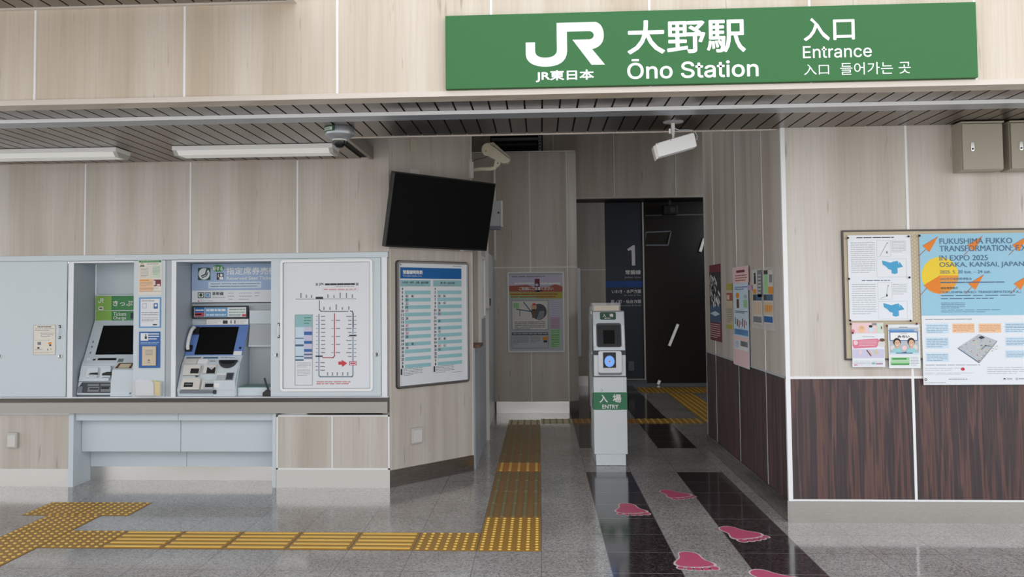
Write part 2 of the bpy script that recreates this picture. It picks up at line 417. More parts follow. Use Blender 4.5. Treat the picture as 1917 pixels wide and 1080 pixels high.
# left wall (cabinet zone leaves its own opening)
LJ = [-7.516, -6.604, -5.691, -4.778, -3.866, -2.949, -2.03]
wood_wall('wall_left', FL, -8, -1.253, 1.952, 3.98, 'pale_wood', LJ)
b = MB(FL)
wood_wall('', FL, -8, -3.985, .150, .598, 'pale_wood', [], (), mb=b)
struct(b, 'wall_left'); b = MB(FL)
wood_wall('', FL, -2.205, -1.253, .150, .598, 'pale_wood', [-1.735], [.592, .155], mb=b)
for u in (-2.198, -1.260): b.box(u-.007, u+.007, .15, .598, 0, .0035, 'white_joint')
struct(b, 'wall_left')
b = MB(FL)
b.box(-8, -3.985, 0, .15, -.12, -.012, 'brushed_steel')
b.box(-2.205, -1.253, 0, .15, -.12, .002, 'brushed_steel')
b.box(-3.94, -2.235, 0, .118, -.40, -.278, 'brushed_steel')
struct(b, 'baseboard_left')
# angled bay wall
b = MB(FB); wood_wall('', FB, 0, BW, .142, 3.98, 'pale_wood', [], (), .10, mb=b)
b.box(.0, BW, 1.972, 1.980, 0, .004, 'trim_beige'); b.box(.008, .014, .142, 1.972, 0, .003, 'off_white'); b.box(BW-.014, BW, .142, 3.98, -.001, .004, 'off_white')
b.box(BW-.004, BW+.002, .142, 3.98, -.10, .0, 'off_white')
struct(b, 'wall_left')
b = MB(FB); b.box(0, BW, 0, .142, -.10, .003, 'base_steel_dimmed'); struct(b, 'baseboard_left')
# left side of the passage: staff booth
b = MB(FPL)
b.box(7.86, 8.36, 0, 1.10, -.2, 0, 'cabinet_grey'); b.box(7.86, 8.36, 2.02, 2.35, -.2, 0, 'cabinet_grey')
b.box(7.83, 8.38, 1.10, 2.02, -.62, -.58, 'pale_wood'); b.box(8.34, 8.38, 1.10, 2.02, -.6, 0, 'pale_wood')
b.box(8.38, 9.46, 0, 2.35, -.12, 0, 'cabinet_grey')
b.box(9.46, 9.50, 0, 2.35, -.12, .035, 'off_white'); b.box(8.36, 8.40, 1.10, 2.35, -.05, .03, 'off_white')
b.box(7.83, 9.5, 2.35, 2.40, -.62, 0, 'cabinet_grey')
b.box(9.5, 11.63, 0, 2.10, -.14, -.02, 'cabinet_white')
struct(b, 'wall_left')
# pillar
b = MB(FP); wood_wall('', FP, -1.9, .381, .150, 3.545, 'pale_wood', [-.123], [1.96, 3.54], .3, mb=b)
b.box(.372, .384, .15, 3.545, 0, .004, 'white_joint'); b.box(-1.9, .5, 3.53, 3.548, -1.0, 0, 'off_white')
fc = Frame((.381, 11.65, 0), (1, 1, 0), ZA)
b.f = fc; b.box(0, .188, .15, 3.545, -.2, 0, 'pale_wood'); b.box(0, .188, 1.955, 1.967, 0, .003, 'white_joint')
b.f = WORLD; b.box(.40, .514, 11.80, 12.7, .15, 3.545, 'pale_wood')
b.box(.514, .575, 12.2, 12.24, .72, 1.96, 'cabinet_white')
struct(b, 'wall_pillar')
b = MB(FP); b.box(-.60, .381, 0, .15, -.3, .002, 'brushed_steel'); b.f = fc; b.box(0, .188, 0, .15, -.2, .002, 'brushed_steel'); struct(b, 'baseboard_pillar')
# header over the far opening
b = MB(FH); wood_wall('', FH, -1.9, 4.2, 3.01, 3.98, 'pale_wood', [-.681, .219, 1.115, 2.015], (), .15, mb=b)
b.box(-1.9, 4.2, 3.005, 3.02, 0, .004, 'off_white'); struct(b, 'wall_back')
# far wall
b = MB(FK); wood_wall('', FK, -1.9, 1.157, .17, 3.2, 'pale_wood', [.25], [2.02], .12, mb=b)
b.box(-1.9, 1.15, 0, .17, -.12, .004, 'brushed_steel'); b.box(1.15, 1.84, 0, .10, -.12, .0, 'mid_grey'); b.box(1.157, 1.86, .10, 3.2, -.12, -.02, 'dark_wall')
struct(b, 'wall_back')
b = MB(FK); b.box(1.84, 4.4, .0, 3.2, -.22, -.12, 'dark_wall')
for i in range(64):   # reflected ceiling slats, built as fine slanted bars on the dark wall
    u = 1.5+i*.055
    q = [(max(1.84, min(4.38, u)), .04), (max(1.84, min(4.38, u+.006)), .04), (max(1.84, min(4.38, u+.786)), 3.12), (max(1.84, min(4.38, u+.78)), 3.12)]
    if 1.84 < u < 3.58: b.prism(q, -.12, -.117, 'black')
b.box(1.84, 4.4, 2.965, 2.98, -.12, -.105, 'mid_grey'); b.box(1.84, 4.4, 0, .03, -.12, -.105, 'mid_grey'); b.box(1.84, 4.4, 1.52, 1.53, -.12, -.115, 'black')
struct(b, 'wall_back_right')
# right wall of the passage
RJ = [-6.615, -7.50, -8.466]
b = MB(FW); wood_wall('', FW, -8.93, -6.22, .99, 3.98, 'pale_wood', RJ, (), .16, mb=b, jw=.01)
wood_wall('', FW, -8.93, -6.22, .15, .99, 'dark_wood', RJ, (), .16, mb=b, jw=.01, jm='light_grey')
b.box(-8.93, -YR, .982, .996, 0, .004, 'light_grey'); b.box(-8.936, -8.925, .15, 3.98, -.16, .004, 'light_grey')
struct(b, 'wall_right')
b = MB(FW); b.box(-8.93, -6.078, 0, .15, -.16, .012, 'base_steel_dimmed'); struct(b, 'baseboard_right')
# right front wall
RF = [2.5545, 3.444, 4.334, 5.224]
b = MB(FR_); wood_wall('', FR_, XR, 7, .99, ZC+.3, 'pale_wood', RF, (), .14, mb=b, jw=.016)
wood_wall('', FR_, XR, 7, .15, .99, 'dark_wood', RF, (), .14, mb=b, jw=.018)
b.box(XR, 7, .982, .998, 0, .004, 'white_joint'); b.box(XR, 7, .146, .158, 0, .004, 'white_joint')
b.box(XR-.004, XR+.026, .146, ZC, -.02, .006, 'white_joint')
struct(b, 'wall_right')
b = MB(FR_); b.box(XR, 7, 0, .146, -.14, .004, 'base_steel_dimmed'); struct(b, 'baseboard_right')
# enclosing walls out of sight and the high ceiling of the hall
b = MB(); b.box(-2.0, -1.9, 7.3, 15.3, 0, 3.98, 'pale_wood'); b.box(4.2, 4.3, 6.2, 15.3, 0, 3.98, 'pale_wood'); b.box(1.86, 4.2, 8.80, 8.93, 0, 3.98, 'pale_wood'); struct(b, 'wall_outer')
b = MB(); b.box(-8, 7, 5.0, 15.4, 3.98, 4.1, 'pale_wood'); struct(b, 'ceiling')
b = MB(); b.box(-1.9, 4.2, 12.85, 15.4, 3.2, 3.3, 'dark_wall'); b.box(-1.9, 4.2, 12.85, 15.09, 3.198, 3.2, 'black'); struct(b, 'ceiling')
# slatted soffit: boards along the depth with dark gaps
b = MB()
PIT, GAP = .1075, .0115
x = -8.0
edge = -1.412
k0 = -.94-PIT*70
i = 0
while True:
    a = k0+i*PIT+GAP/2; i += 1
    e = a+PIT-GAP
    if a > 7: break
    if e < -8: continue
    y1 = 7.09 if e < edge+.02 else 6.12
    b.box(a, e, 4.93, y1, ZC, ZC+.012, 'soffit_metal')
b.box(-8, edge, 4.93, 7.10, ZC+.012, ZC+.02, 'black_gap'); b.box(edge, 7, 4.93, 6.12, ZC+.012, ZC+.02, 'black_gap')
b.box(edge, 7, 6.12, 6.14, ZC-.006, ZC+.10, 'trim_beige'); b.box(edge, edge+.03, 6.14, 7.09, ZC-.006, ZC+.10, 'soffit_metal')
b.box(-8, edge, 7.07, 7.10, ZC-.004, ZC+.01, 'trim_beige')
struct(b, 'ceiling', 'slatted brown grey metal soffit')
b = MB(); b.box(-8, 7, 5.30, 5.47, ZC-.021, ZC, 'silver'); b.box(-8, 7, 5.297, 5.30, ZC-.024, ZC-.001, 'sign_white'); struct(b, 'trim_1', 'white fronted strip across the slatted soffit')
# upper canopy
b = MB(); x = -8.0; i = 0
while x < -1.45:
    b.box(x+GAP/2, min(x+PIT, -1.43)-GAP/2, 2.2, 4.82, 3.292, 3.304, 'soffit_metal'); x += PIT
b.box(-8, -1.40, 2.2, 4.85, 3.304, 3.5, 'gap_brown'); b.box(-8, -1.39, 4.82, 4.85, 3.283, 3.305, 'trim_beige'); b.box(-1.43, -1.39, 2.2, 4.82, 3.283, 3.5, 'trim_beige')
struct(b, 'ceiling', 'slatted underside of the upper canopy')

# ================================================================== STATION SIGN
s = thing('station_sign', 'long green station name sign with white lettering above the entrance', 'sign', (.95, YF, ZC+.02))
P = lambda b, ox=0, oy=0, k=1., n=.001, ky=None: Print(b, ox, oy, k, n, ky)
SU0, SU1, SV0, SV1 = -.522, 2.425, ZC+.018, 3.176
b = MB(FF); b.box(SU0, SU1, SV0, SV1, 0, .035, 'sign_green', .003); b.build('panel', s)
def letters(parent, f, n, body, px, m, bold=0., name='lettering'):
    x0, y0, x1, y1 = px
    b = MB(f); u0, v1 = f.P(x0, (y0+y1)/2, n)[0], f.P((x0+x1)/2, y0, n)[1]; u1, v0 = f.P(x1, (y0+y1)/2, n)[0], f.P((x0+x1)/2, y1, n)[1]
    b.text(body, u0, u1, v0, v1, n, m, bold); return b.build(name, parent)
for body, px, bold in (('JR東日本', (1003, 131, 1112, 153), .03), ('大野駅', (1174, 36, 1396, 100), .018), ('Ōno Station', (1174, 108, 1420, 146), .02),
                       ('入口', (1504, 33, 1600, 76), .02), ('Entrance', (1503, 85, 1632, 108), .012), ('入口', (1505, 120, 1552, 140), 0), ('들어가는 곳', (1573, 116, 1705, 139), 0)):
    letters(s, FF, .0355, body, px, 'sign_white', bold)
def bez(p0, p1, p2, p3, k=8):
    return [((1-t)**3*p0[0]+3*(1-t)**2*t*p1[0]+3*(1-t)*t*t*p2[0]+t**3*p3[0], (1-t)**3*p0[1]+3*(1-t)**2*t*p1[1]+3*(1-t)*t*t*p2[1]+t**3*p3[1]) for t in [i/k for i in range(1, k+1)]]
def jr_mark(b, n, x0, y0, x1, y1, m):
    """the railway mark; drawn on a 100 x 54 grid, y down"""
    g = [(0, 24), (12, 24), (12, 34)] + bez((12, 34), (12, 41), (18, 43), (26, 43)) + bez((26, 43), (34, 43), (40, 40), (40, 34)) + [(40, 1), (90, 1)] + bez((90, 1), (97, 3), (100, 10), (100, 17)) + bez((100, 17), (100, 26), (95, 32), (85, 34)) + [(101, 53), (84, 53), (60, 22), (82, 22)] + bez((82, 22), (89, 21), (89, 13), (82, 12)) + [(53, 12), (53, 36)] + bez((53, 36), (52, 50), (40, 54), (26, 54)) + bez((26, 54), (10, 54), (0, 48), (0, 38))
    b.flat([(x0+(x1-x0)*x/101, y1+(y0-y1)*y/54) for x, y in g], n, m)
a, c = FF.P(984, 82, .0355)[0], FF.P(1132, 82, .0355)[0]; t, q = FF.P(1058, 41, .0355)[1], FF.P(1058, 124, .0355)[1]
b = MB(FF); jr_mark(b, .0356, a, q, c, t, 'sign_white'); b.build('emblem', s)

# ================================================================== COUNTER AND CABINET ON THE LEFT
b = MB(Frame((0, 0, 0), (0, 1, 0), ZA))     # u = Y, v = Z, n = X
b.prism([(7.098, .744), (7.062, .743), (7.045, .712), (7.045, .622), (7.098, .622)], -8, -1.262, 'counter_steel_dimmed')
tag(b.build('counter_ledge'), 'long brushed steel counter ledge under the ticket machines', 'counter')

s = thing('knee_space_panelling', 'white stepped panels filling the knee space under the steel counter', 'panel', (-3.1, 7.2, 0))
b = MB(FL); b.box(-3.985, -3.942, 0, .62, -.40, .004, 'cabinet_white'); b.build('end_panel', s)
b = MB(FL); b.box(-2.237, -2.208, 0, .62, -.40, .004, 'cabinet_white'); b.build('end_panel', s)
for u0, u1 in ((-3.94, -3.052), (-3.049, -2.24)):
    b = MB(FL); b.box(u0, u1, .552, .617, -.13, -.02, 'cabinet_white', .002); b.build('top_panel', s)
for u0, u1 in ((-3.94, -3.072), (-3.069, -2.24)):
    b = MB(FL); b.box(u0, u1, .272, .551, -.27, -.118, 'cabinet_white', .008); b.build('front_panel', s)
for u0, u1 in ((-3.94, -3.084), (-3.081, -2.24)):
    b = MB(FL); b.box(u0, u1, .118, .272, -.40, -.276, 'cabinet_white', .002); b.build('lower_panel', s)

cab = thing('ticket_cabinet', 'white wall cabinet with sliding doors housing the two ticket machines', 'cabinet', (-3.0, 7.1, .745))
for nm, q, m in (('top_rail', (-8, -1.262, 1.906, 1.950, -.02, .014), 'cabinet_white'), ('rail_lip', (-8, -1.262, 1.900, 1.906, -.02, .004), 'seam_grey'), ('bottom_rail', (-8, -1.262, .7445, .752, -.36, .012), 'cabinet_edge'),
                ('side_panel', (-3.985, -3.957, .752, 1.886, -.36, -.001), 'cabinet_grey'), ('side_panel', (-3.107, -3.066, .752, 1.886, -.36, -.001), 'cabinet_grey'), ('side_panel', (-2.0, -1.98, .752, 1.886, -.36, -.02), 'cabinet_grey'),
                ('back_panel', (-3.957, -3.107, .752, 1.886, -.38, -.362), 'cabinet_white'), ('back_panel', (-3.066, -2.0, .752, 1.886, -.38, -.345), 'cabinet_white'), ('back_panel', (-8, -3.985, .752, 1.886, -.06, -.04), 'cabinet_grey'),
                ('roof_panel', (-3.985, -1.98, 1.886, 1.9, -.38, -.022), 'cabinet_white'), ('side_panel', (-1.98, -1.28, .752, 1.886, -.05, -.01), 'cabinet_grey')):
    MB(FL).box(*q, m).build(nm, cab)
for q in ((-4.006, -3.957, .752, 1.9, -.0005, .006), (-3.957, -3.433, 1.886, 1.9, -.02, .006)): MB(FL).box(*q, 'cabinet_edge', .002).build('door_frame', cab)
MB(FL).box(-3.433, -3.160, .752, 1.9, -.05, .005, 'cabinet_white', .002).build('divider', cab); MB(FL).box(-3.158, -3.108, .752, 1.9, -.05, -.004, 'cabinet_grey').build('divider_side', cab)
for q in ((-3.106, -3.066, .752, 1.9, -.0005, .006), (-3.066, -2.249, 1.886, 1.9, -.02, .006)): MB(FL).box(*q, 'cabinet_edge', .002).build('door_frame', cab)
d1 = MB(FL).box(-8, -4.010, .756, 1.903, .002, .018, 'cabinet_white', .002).build('sliding_door', cab)
def ring_lock(f, px, n, parent, r=.017):
    u, v = f.P(*px, n); b = MB(f); b.lathe([(r, n), (r, n+.006), (r*.62, n+.006), (r*.62, n+.001), (0, n+.001)], (u, v), 'chrome', 24); b.box(u-.004, u+.004, v-.008, v+.008, n+.001, n+.005, 'mid_grey')
    return b.build('lock', parent)
ring_lock(FL, (113, 667), .018, d1); ring_lock(FL, (0, 667), .018, d1)
def pull(f, u, v0, v1, n, parent):
    b = MB(f); b.box(u-.009, u+.009, v0-.012, v0+.012, n, n+.004, 'black_plastic'); b.box(u-.009, u+.009, v1-.012, v1+.012, n, n+.004, 'black_plastic')
    b.tube([(u, v0, n+.003), (u, v0+.008, n+.022), (u, v1-.008, n+.022), (u, v1, n+.003)], .006, 'cabinet_edge'); return b.build('handle', parent)
u, v = FL.P(112, 611, .018); _, v2 = FL.P(112, 632, .018); pull(FL, u, v2, v, .018, d1)
d2 = MB(FL).box(-2.249, -1.322, .756, 1.903, .002, .018, 'cabinet_white', .002).build('sliding_door', cab)
b = MB(FL); b.box(-1.318, -1.270, .752, 1.914, -.02, .010, 'cabinet_edge', .002); b.build('end_strip', cab)
ring_lock(FL, (519, 664.5), .018, d2, .019); ring_lock(FL, (705.5, 663.5), .018, d2, .019)
u, v = FL.P(522, 607, .018); _, v2 = FL.P(522, 630, .018); pull(FL, u, v2, v, .018, d2)

# fare map on the right-hand door
s = thing('fare_map', 'large white route and fare map in a rounded white frame', 'map', (-1.78, 7.08, .80))
n0 = .0185
mu0, mv1 = FL.P(525, 487, .03); mu1, mv0 = FL.P(698, 732, .03)
b = MB(FL); b.ring(mu0, mu1, mv0, mv1, .030, .020, n0, .036, 'sign_white'); b.ring(mu0+.020, mu1-.020, mv0+.020, mv1-.020, .012, .003, n0, .030, 'seam_grey'); b.build('frame', s)
b = MB(FL); b.rplate(mu0+.012, mu1-.012, mv0+.012, mv1-.012, .012, n0, .022, 'paper'); b.build('sheet', s)
b = MB(FL); p = P(b, 520, 480, 8.305, .0224)
p.text('JR', 640, 412, 720, 455, 'ink', 1, .02).lines(735, 412, 1200, 455, 1, 'ink', 1, .9, 3, 1, .06).rect(590, 415, 625, 455, 'ink_soft').rect(1215, 410, 1255, 452, 'ink_soft').lines(900, 462, 1190, 475, 1, 'ink_soft', 1, .6, 4, 1)
p.frame(690, 485, 1255, 535, 5, 'pale_pink').lines(715, 500, 1220, 525, 1, 'ink_red', 1, .55, 5, 1)
p.build = None
b.build('heading', s)
def track(pts, w, m): p.stroke(pts, w, m, 1)
b = MB(FL); p = P(b, 520, 480, 8.305, .0224)
track([(280, 663), (1215, 660)], 9, 'mid_grey'); p.rect(590, 628, 705, 664, 'ink', 2)
track([(648, 690), (648, 830), (675, 852), (1090, 855)], 14, 'mid_grey'); track([(1130, 848), (1160, 855), (1172, 890), (1172, 1100)], 14, 'ink_blue')
for i, x in enumerate((360, 445, 525, 780, 875, 970, 1068, 1160)): p.rect(x-9, 640-(75, 45, 40, 50, 40, 80, 75, 50)[i], x+9, 645, 'ink_soft', 1)
for i, x in enumerate((718, 812, 910, 1005, 1105)): p.rect(x-9, 830-(45, 45, 85, 40, 55)[i], x+9, 832, 'ink_soft', 1)
q = P(b, 520, 600, 7.716, .0224)
q.stroke([(595, -90), (595, 795), (615, 812), (1070, 812), (1086, 795), (1086, -100)], 12, 'ink_blue', 1)
q.stroke([(820, -100), (820, 510), (800, 536), (650, 536)], 13, 'ink_red', 2)
for i in range(14):
    y = -60+i*58
    if y < 480: q.rect(625, y-7, 685, y+7, 'ink_soft', 1).rect(550, y-4, 580, y+4, 'ink_soft', 1)
    if y < 560: q.rect(1015 if i % 3 else 990, y-7, 1068, y+7, 'ink_soft', 1).rect(1102, y-5, 1135, y+5, 'ink_soft', 1)
    if y < 500 and i % 2: q.rect(840, y-7, 900, y+7, 'ink_soft', 1).rect(775, y-5, 805, y+5, 'ink_soft', 1)
for i in range(3): q.rect(615, 600+i*55, 680, 616+i*55, 'ink_soft', 1).rect(545, 600+i*55, 580, 612+i*55, 'ink_soft', 1)
for x in (720, 790, 860, 938, 1010): q.rect(x-8, 745, x+8, 795, 'ink_soft', 1)
q.rect(1030, 195, 1140, 235, 'paper', 3).lines(1032, 200, 1138, 232, 1, 'ink', 4, .9, 9, 1, .05).rect(545, 505, 650, 525, 'ink', 3)
b.build('route_lines', s)
b = MB(FL); q = P(b, 520, 600, 7.716, .0224)
q.poly([(875, 592), (925, 592), (925, 568), (1005, 615), (935, 668), (925, 638), (875, 638)], 'red', 2); b.build('arrow', s)
b = MB(FL); q = P(b, 520, 600, 7.716, .0224)
q.rect(1032, 588, 1138, 646, 'paper', 3).frame(1032, 588, 1138, 646, 9, 'crimson', 4).lines(1050, 602, 1122, 630, 1, 'crimson', 4, .9, 2, 1, .05); b.build('station_marker', s)
b = MB(FL); q = P(b, 520, 600, 7.716, .0224)
q.rect(548, 868, 1165, 932, 'paper', 1).lines(560, 872, 1050, 928, 2, 'ink_red', 2, .6, 12, .95); b.build('footnote', s)
b = MB(FL); q = P(b, 520, 600, 7.716, .0224)
q.rect(250, -83, 500, 95, 'teal_head', 1).lines(380, -60, 480, 60, 3, 'deep_green', 2, .45, 2).frame(248, -85, 504, 938, 6, 'ink_soft', 2)
q.rect(262, 95, 378, 560, 'pale_blue', 1).rect(378, 95, 496, 560, 'lavender', 1)
for i, (y, h) in enumerate(((250, 14), (345, 28), (512, 14), (560, 20))): q.rect(255, y, 375, y+h, 'ink_blue', 2)
for y, h in ((160, 50), (295, 40), (412, 40), (480, 20), (530, 18)): q.rect(380, y, 496, y+h, 'poster_blue' if h > 30 else 'ink_blue', 2)
q.lines(280, 600, 480, 680, 4, 'ink_soft', 2, .3, 6).lines(280, 700, 470, 800, 5, 'ink_soft', 2, .3, 7)
b.build('fare_table', s)

# notice on the left door
def sheet(name, label, cat, f, px, mat, n=.001, t=.0015, group=None):
    """a paper lying on frame f: px = x0, y0, x1, y1 in photo pixels; returns the thing"""
    x0, y0, x1, y1 = px; a = f.P(x0, y0, n); c = f.P(x0, y1, n); d = f.P(x1, (y0+y1)/2, n)
    s = thing(name, label, cat, f.w((a[0]+d[0])/2, c[1], n), group)
    b = MB(f); b.box(a[0], d[0], c[1], a[1], n, n+t, mat); b.build('sheet', s); return s
def crop(x0, y0, k): return lambda x, y, X, Y: (x0+x/k, y0+y/k, x0+X/k, y0+Y/k)
c8 = crop(0, 580, 9.82)
s = sheet('notice', 'small cream notice taped to the left cabinet door', 'notice', FL, c8(615, 278, 1022, 828), 'paper_cream', .0185)
b = MB(FL); p = P(b, 0, 580, 9.82, .0206); p.lines(690, 300, 940, 325, 1, 'ink', 1, .8, 1, 1).lines(645, 335, 990, 390, 2, 'ink_soft', 1, .4, 2).lines(750, 415, 980, 500, 3, 'ink_soft', 1, .4, 3).lines(640, 545, 1000, 565, 1, 'ink_soft', 1, .3, 4).lines(640, 720, 820, 745, 1, 'ink_soft', 1, .5, 5).lines(635, 770, 990, 800, 2, 'ink_soft', 1, .3, 6).frame(615, 278, 1022, 828, 5, 'ink_soft', 1)
b.build('print', s)
b = MB(FL); p = P(b, 0, 580, 9.82, .0206); p.rect(690, 590, 755, 645, 'mid_grey').rect(685, 685, 725, 715, 'ink').poly([(885, 600), (945, 590), (950, 625), (890, 635)], 'amber').rect(905, 635, 942, 665, 'ink').rect(870, 715, 885, 745, 'ink_blue').rect(930, 705, 945, 735, 'olive'); b.build('picture', s)

# three notices and a leaflet pocket on the divider
cA = crop(0, 470, 3.6); k4 = 8.31
s = sheet('notice', 'cream notice with a green heading at the top of the divider', 'notice', FL, crop(240, 475, k4)(160, 99, 525, 640), 'paper_cream', .0065)
b = MB(FL); p = P(b, 240, 475, k4, .0086); p.rect(168, 104, 513, 137, 'deep_green').lines(200, 105, 480, 125, 1, 'pale_green', 2, .5, 1, 1).lines(290, 150, 470, 168, 1, 'ink_soft', 1, .6, 1, 1).lines(195, 215, 320, 370, 7, 'ink_soft', 2, .35, 2).rect(375, 185, 500, 375, 'pale_green').lines(385, 195, 490, 330, 6, 'ink_soft', 2, .3, 3).frame(175, 195, 355, 380, 4, 'tan', 1); b.build('print', s)
b = MB(FL); p = P(b, 240, 475, k4, .0086); p.rect(172, 395, 390, 590, 'peach').lines(185, 440, 375, 500, 3, 'ink_soft', 2, .3, 4).lines(180, 530, 470, 560, 2, 'ink_soft', 2, .4, 5).rect(185, 405, 325, 422, 'amber', 2).lines(175, 578, 510, 596, 1, 'ink_soft', 1, .4, 6, 1); b.build('lower_print', s)
b = MB(FL); p = P(b, 240, 475, k4, .0086); p.rect(398, 402, 508, 505, 'maroon').rect(398, 420, 425, 490, 'off_white', 2).rect(445, 470, 495, 500, 'pale_pink', 2).oval(218, 160, 26, 24, 'cream_plastic', 2).poly([(180, 198), (255, 198), (245, 178), (195, 178)], 'ink', 1); b.build('picture', s)
s = sheet('notice', 'white notice with a blue border in the middle of the divider', 'notice', FL, cA(938, 312, 1086, 518), 'frame_blue', .0065)
b = MB(FL); p = P(b, 0, 470, 3.6, .0086); p.rect(948, 322, 1076, 508, 'paper').lines(955, 330, 1040, 342, 1, 'ink_soft', 2, .6, 1, 1).lines(955, 408, 1068, 436, 2, 'ink_soft', 2, .4, 2, 1).lines(955, 445, 1065, 475, 3, 'ink_soft', 2, .4, 3).rect(1030, 492, 1058, 500, 'ink', 2).frame(960, 354, 988, 385, 2, 'ink_soft', 2); b.build('print', s)
b = MB(FL); p = P(b, 0, 470, 3.6, .0086); p.rect(1036, 352, 1064, 388, 'poster_blue', 2).oval(1050, 366, 8, 9, 'paper', 3); b.build('picture', s)
s = thing('intercom', 'beige intercom plate on a blue instruction panel fixed to the divider', 'intercom', FL.w(-3.29, .99, .006))
a0, a1, b0, b1 = Print(MB(FL), 0, 470, 3.6, .007).uv(938, 543, 1080, 788)
b = MB(FL); b.box(a0, a1, b0, b1, .006, .009, 'poster_blue'); b.build('backing', s)
b = MB(FL); p = P(b, 0, 470, 3.6, .0092); p.rect(948, 553, 998, 604, 'paper').rect(976, 574, 990, 592, 'ink', 2).oval(983, 566, 5, 6, 'ink', 2).lines(1000, 550, 1072, 600, 3, 'paper', 1, .55, 3, .8, .08).lines(948, 611, 1072, 630, 2, 'pale_blue', 1, .4, 4, .9); b.build('print', s)
a0, a1, b0, b1 = Print(MB(FL), 0, 470, 3.6, .02).uv(958, 642, 1050, 772)
b = MB(FL); b.box(a0, a1, b0, b1, .009, .022, 'tan', .003)
for i in range(4): b.box(a0+.028, a1-.026, b1-.036-i*.012, b1-.032-i*.012, .022, .0226, 'mid_grey')
b.build('speaker_plate', s)
b = MB(FL); b.disc((a0+a1)/2, b0+.045, .008, .022, .027, 'mid_grey'); b.box((a0+a1)/2-.012, (a0+a1)/2+.012, b0+.022, b0+.027, .022, .0225, 'mid_grey'); b.build('call_button', s)
s = thing('leaflet_pocket', 'clear pocket stuffed with white and yellow leaflets below the intercom', 'leaflet holder', FL.w(-3.29, .755, .006))
a0, a1, b0, b1 = Print(MB(FL), 0, 470, 3.6, .05).uv(893, 880, 1090, 978)
b = MB(FL); b.box(a0, a1, b0, b1, .055, .058, 'acrylic'); b.box(a0, a0+.003, b0, b1, .007, .058, 'acrylic'); b.box(a1-.003, a1, b0, b1, .007, .058, 'acrylic'); b.box(a0, a1, b0, b0+.003, .007, .058, 'acrylic'); b.build('pocket', s)
b = MB(FL)
for i in range(6):
    z = b1+.012-i*.004; b.prism([(a0+.008+i*.004, b0+.006), (a1-.10+i*.006, b0+.006), (a1-.105+i*.006, z-.002), (a0+.05, z+.01), (a0+.006+i*.004, z-.006)], .012+i*.006, .015+i*.006, 'paper')
b.build('white_leaflets', s)
b = MB(FL)
for i in range(4): b.box(a1-.10+i*.012, a1-.055+i*.012, b0+.006, b1+.006-i*.003, .012+i*.009, .015+i*.009, 'yellow' if i % 2 else 'pale_green')
b.build('yellow_leaflets', s)

# ================================================================== TICKET MACHINES
def side(x): return Frame((x, 0, 0), (0, 1, 0), ZA)     # u = Y, v = Z, n = X
def tilt(x, lo, hi): return Frame((x, lo[0], lo[1]), XA, (0, hi[0]-lo[0], hi[1]-lo[1]))
# first machine: short-distance tickets
X0 = -3.945
fs = side(X0)
pa, pb, pc_, pd, pe, pf = [fs.P(*q) for q in ((178, 552), (178, 600), (159.6, 664.5), (152.8, 681), (143.2, 733), (143.2, 743))]
zf = .754
s = thing('ticket_machine', 'light grey ticket machine with a green header in the left cabinet opening', 'ticket machine', (-3.65, 7.28, zf))
XE = -3.438
def mbody(poly, x0, x1, m): 
    b = MB(WORLD); b.f = Frame((0, 0, 0), (0, 1, 0), ZA); b.prism(poly, x0, x1, m, .004); return b
mbody([(7.452, zf), (pf[0]+.02, zf), (pe[0], pe[1]-.02), pd, pc_, pb, (pb[0], pb[1]+.01), (7.452, pb[1]+.01)], X0, XE, 'cabinet_white').build('body', s)
fv = wallY(pb[0]); ft = tilt(0, pc_, pb); fm = tilt(0, pd, pc_); fl_ = tilt(0, (pe[0], pe[1]-.02), pd)
b = MB(fv); h = .004
p = P(b, 0, 470, 3.6, .0)
ht, hb = fv.P(178, 552)[1], fv.P(178, 601)[1]
b.box(X0, XE, hb, ht, -.008, .004, 'cabinet_white', .002); hp = b.build('header_panel', s)
b = MB(fv); p = P(b, 0, 470, 3.6, .0046); p.rect(645, 302, 752, 400, 'lime_green').rect(752, 302, 1000, 398, 'deep_green').rect(645, 402, 752, 468, 'lime_green').rect(752, 404, 1000, 468, 'deep_green').rect(880, 415, 900, 455, 'ink', 1); b.build('colour_field', hp)
b = MB(fv); p = P(b, 0, 470, 3.6, .0056); p.text('きっぷ・チャージ', 762, 334, 1130, 372, 'white', 1, .02).text('Tickets', 764, 412, 851, 436, 'white', 1, .01).text('Charge', 764, 440, 850, 466, 'white', 1, .01)
q = p.uv(662, 318, 698, 350); jr_mark(b, .0062, q[0], q[2], q[1], q[3], 'white'); p.rect(664, 374, 696, 396, 'white').rect(670, 380, 690, 390, 'brown', 2); b.build('lettering', hp)
b = MB(ft); p = P(b, 0, 470, 3.6, .004)
sc_ = [p.p(*q) for q in ((698, 503), (930, 503), (930, 697), (643, 697))]
sc_[0] = (sc_[3][0], sc_[0][1]); b.prism([sc_[0], (XE-.02, sc_[0][1]), (XE-.02, sc_[3][1]), sc_[3]], .001, .006, 'screen'); b.build('screen', s)
b = MB(ft); p = P(b, 0, 470, 3.6, .003)
for y in (612, 645, 685): p.oval(628-(y-612)*.25, y, 5, 8, 'mid_grey')
b.build('icons', s)
p9 = lambda b, n=.002: P(b, 130, 630, 9, n)
b = MB(fm); p = p9(b); p.rect(485, 362, 790, 400, 'black').rect(400, 376, 440, 402, 'ink').rect(298, 362, 352, 398, 'white'); b.build('card_slot', s)
b = MB(fm)
for i in range(3):
    for j in range(4):
        q = p9(b).uv(832+i*30-j*7, 375+j*16, 854+i*30-j*7, 387+j*16); b.box(*q, .001, .005, 'mid_grey')
b.build('keypad', s)
b = MB(fl_); p = p9(b); p.box(225, 500, 700, 760, .0, .03, 'cabinet_white', .004); b.build('slot_housing', s)
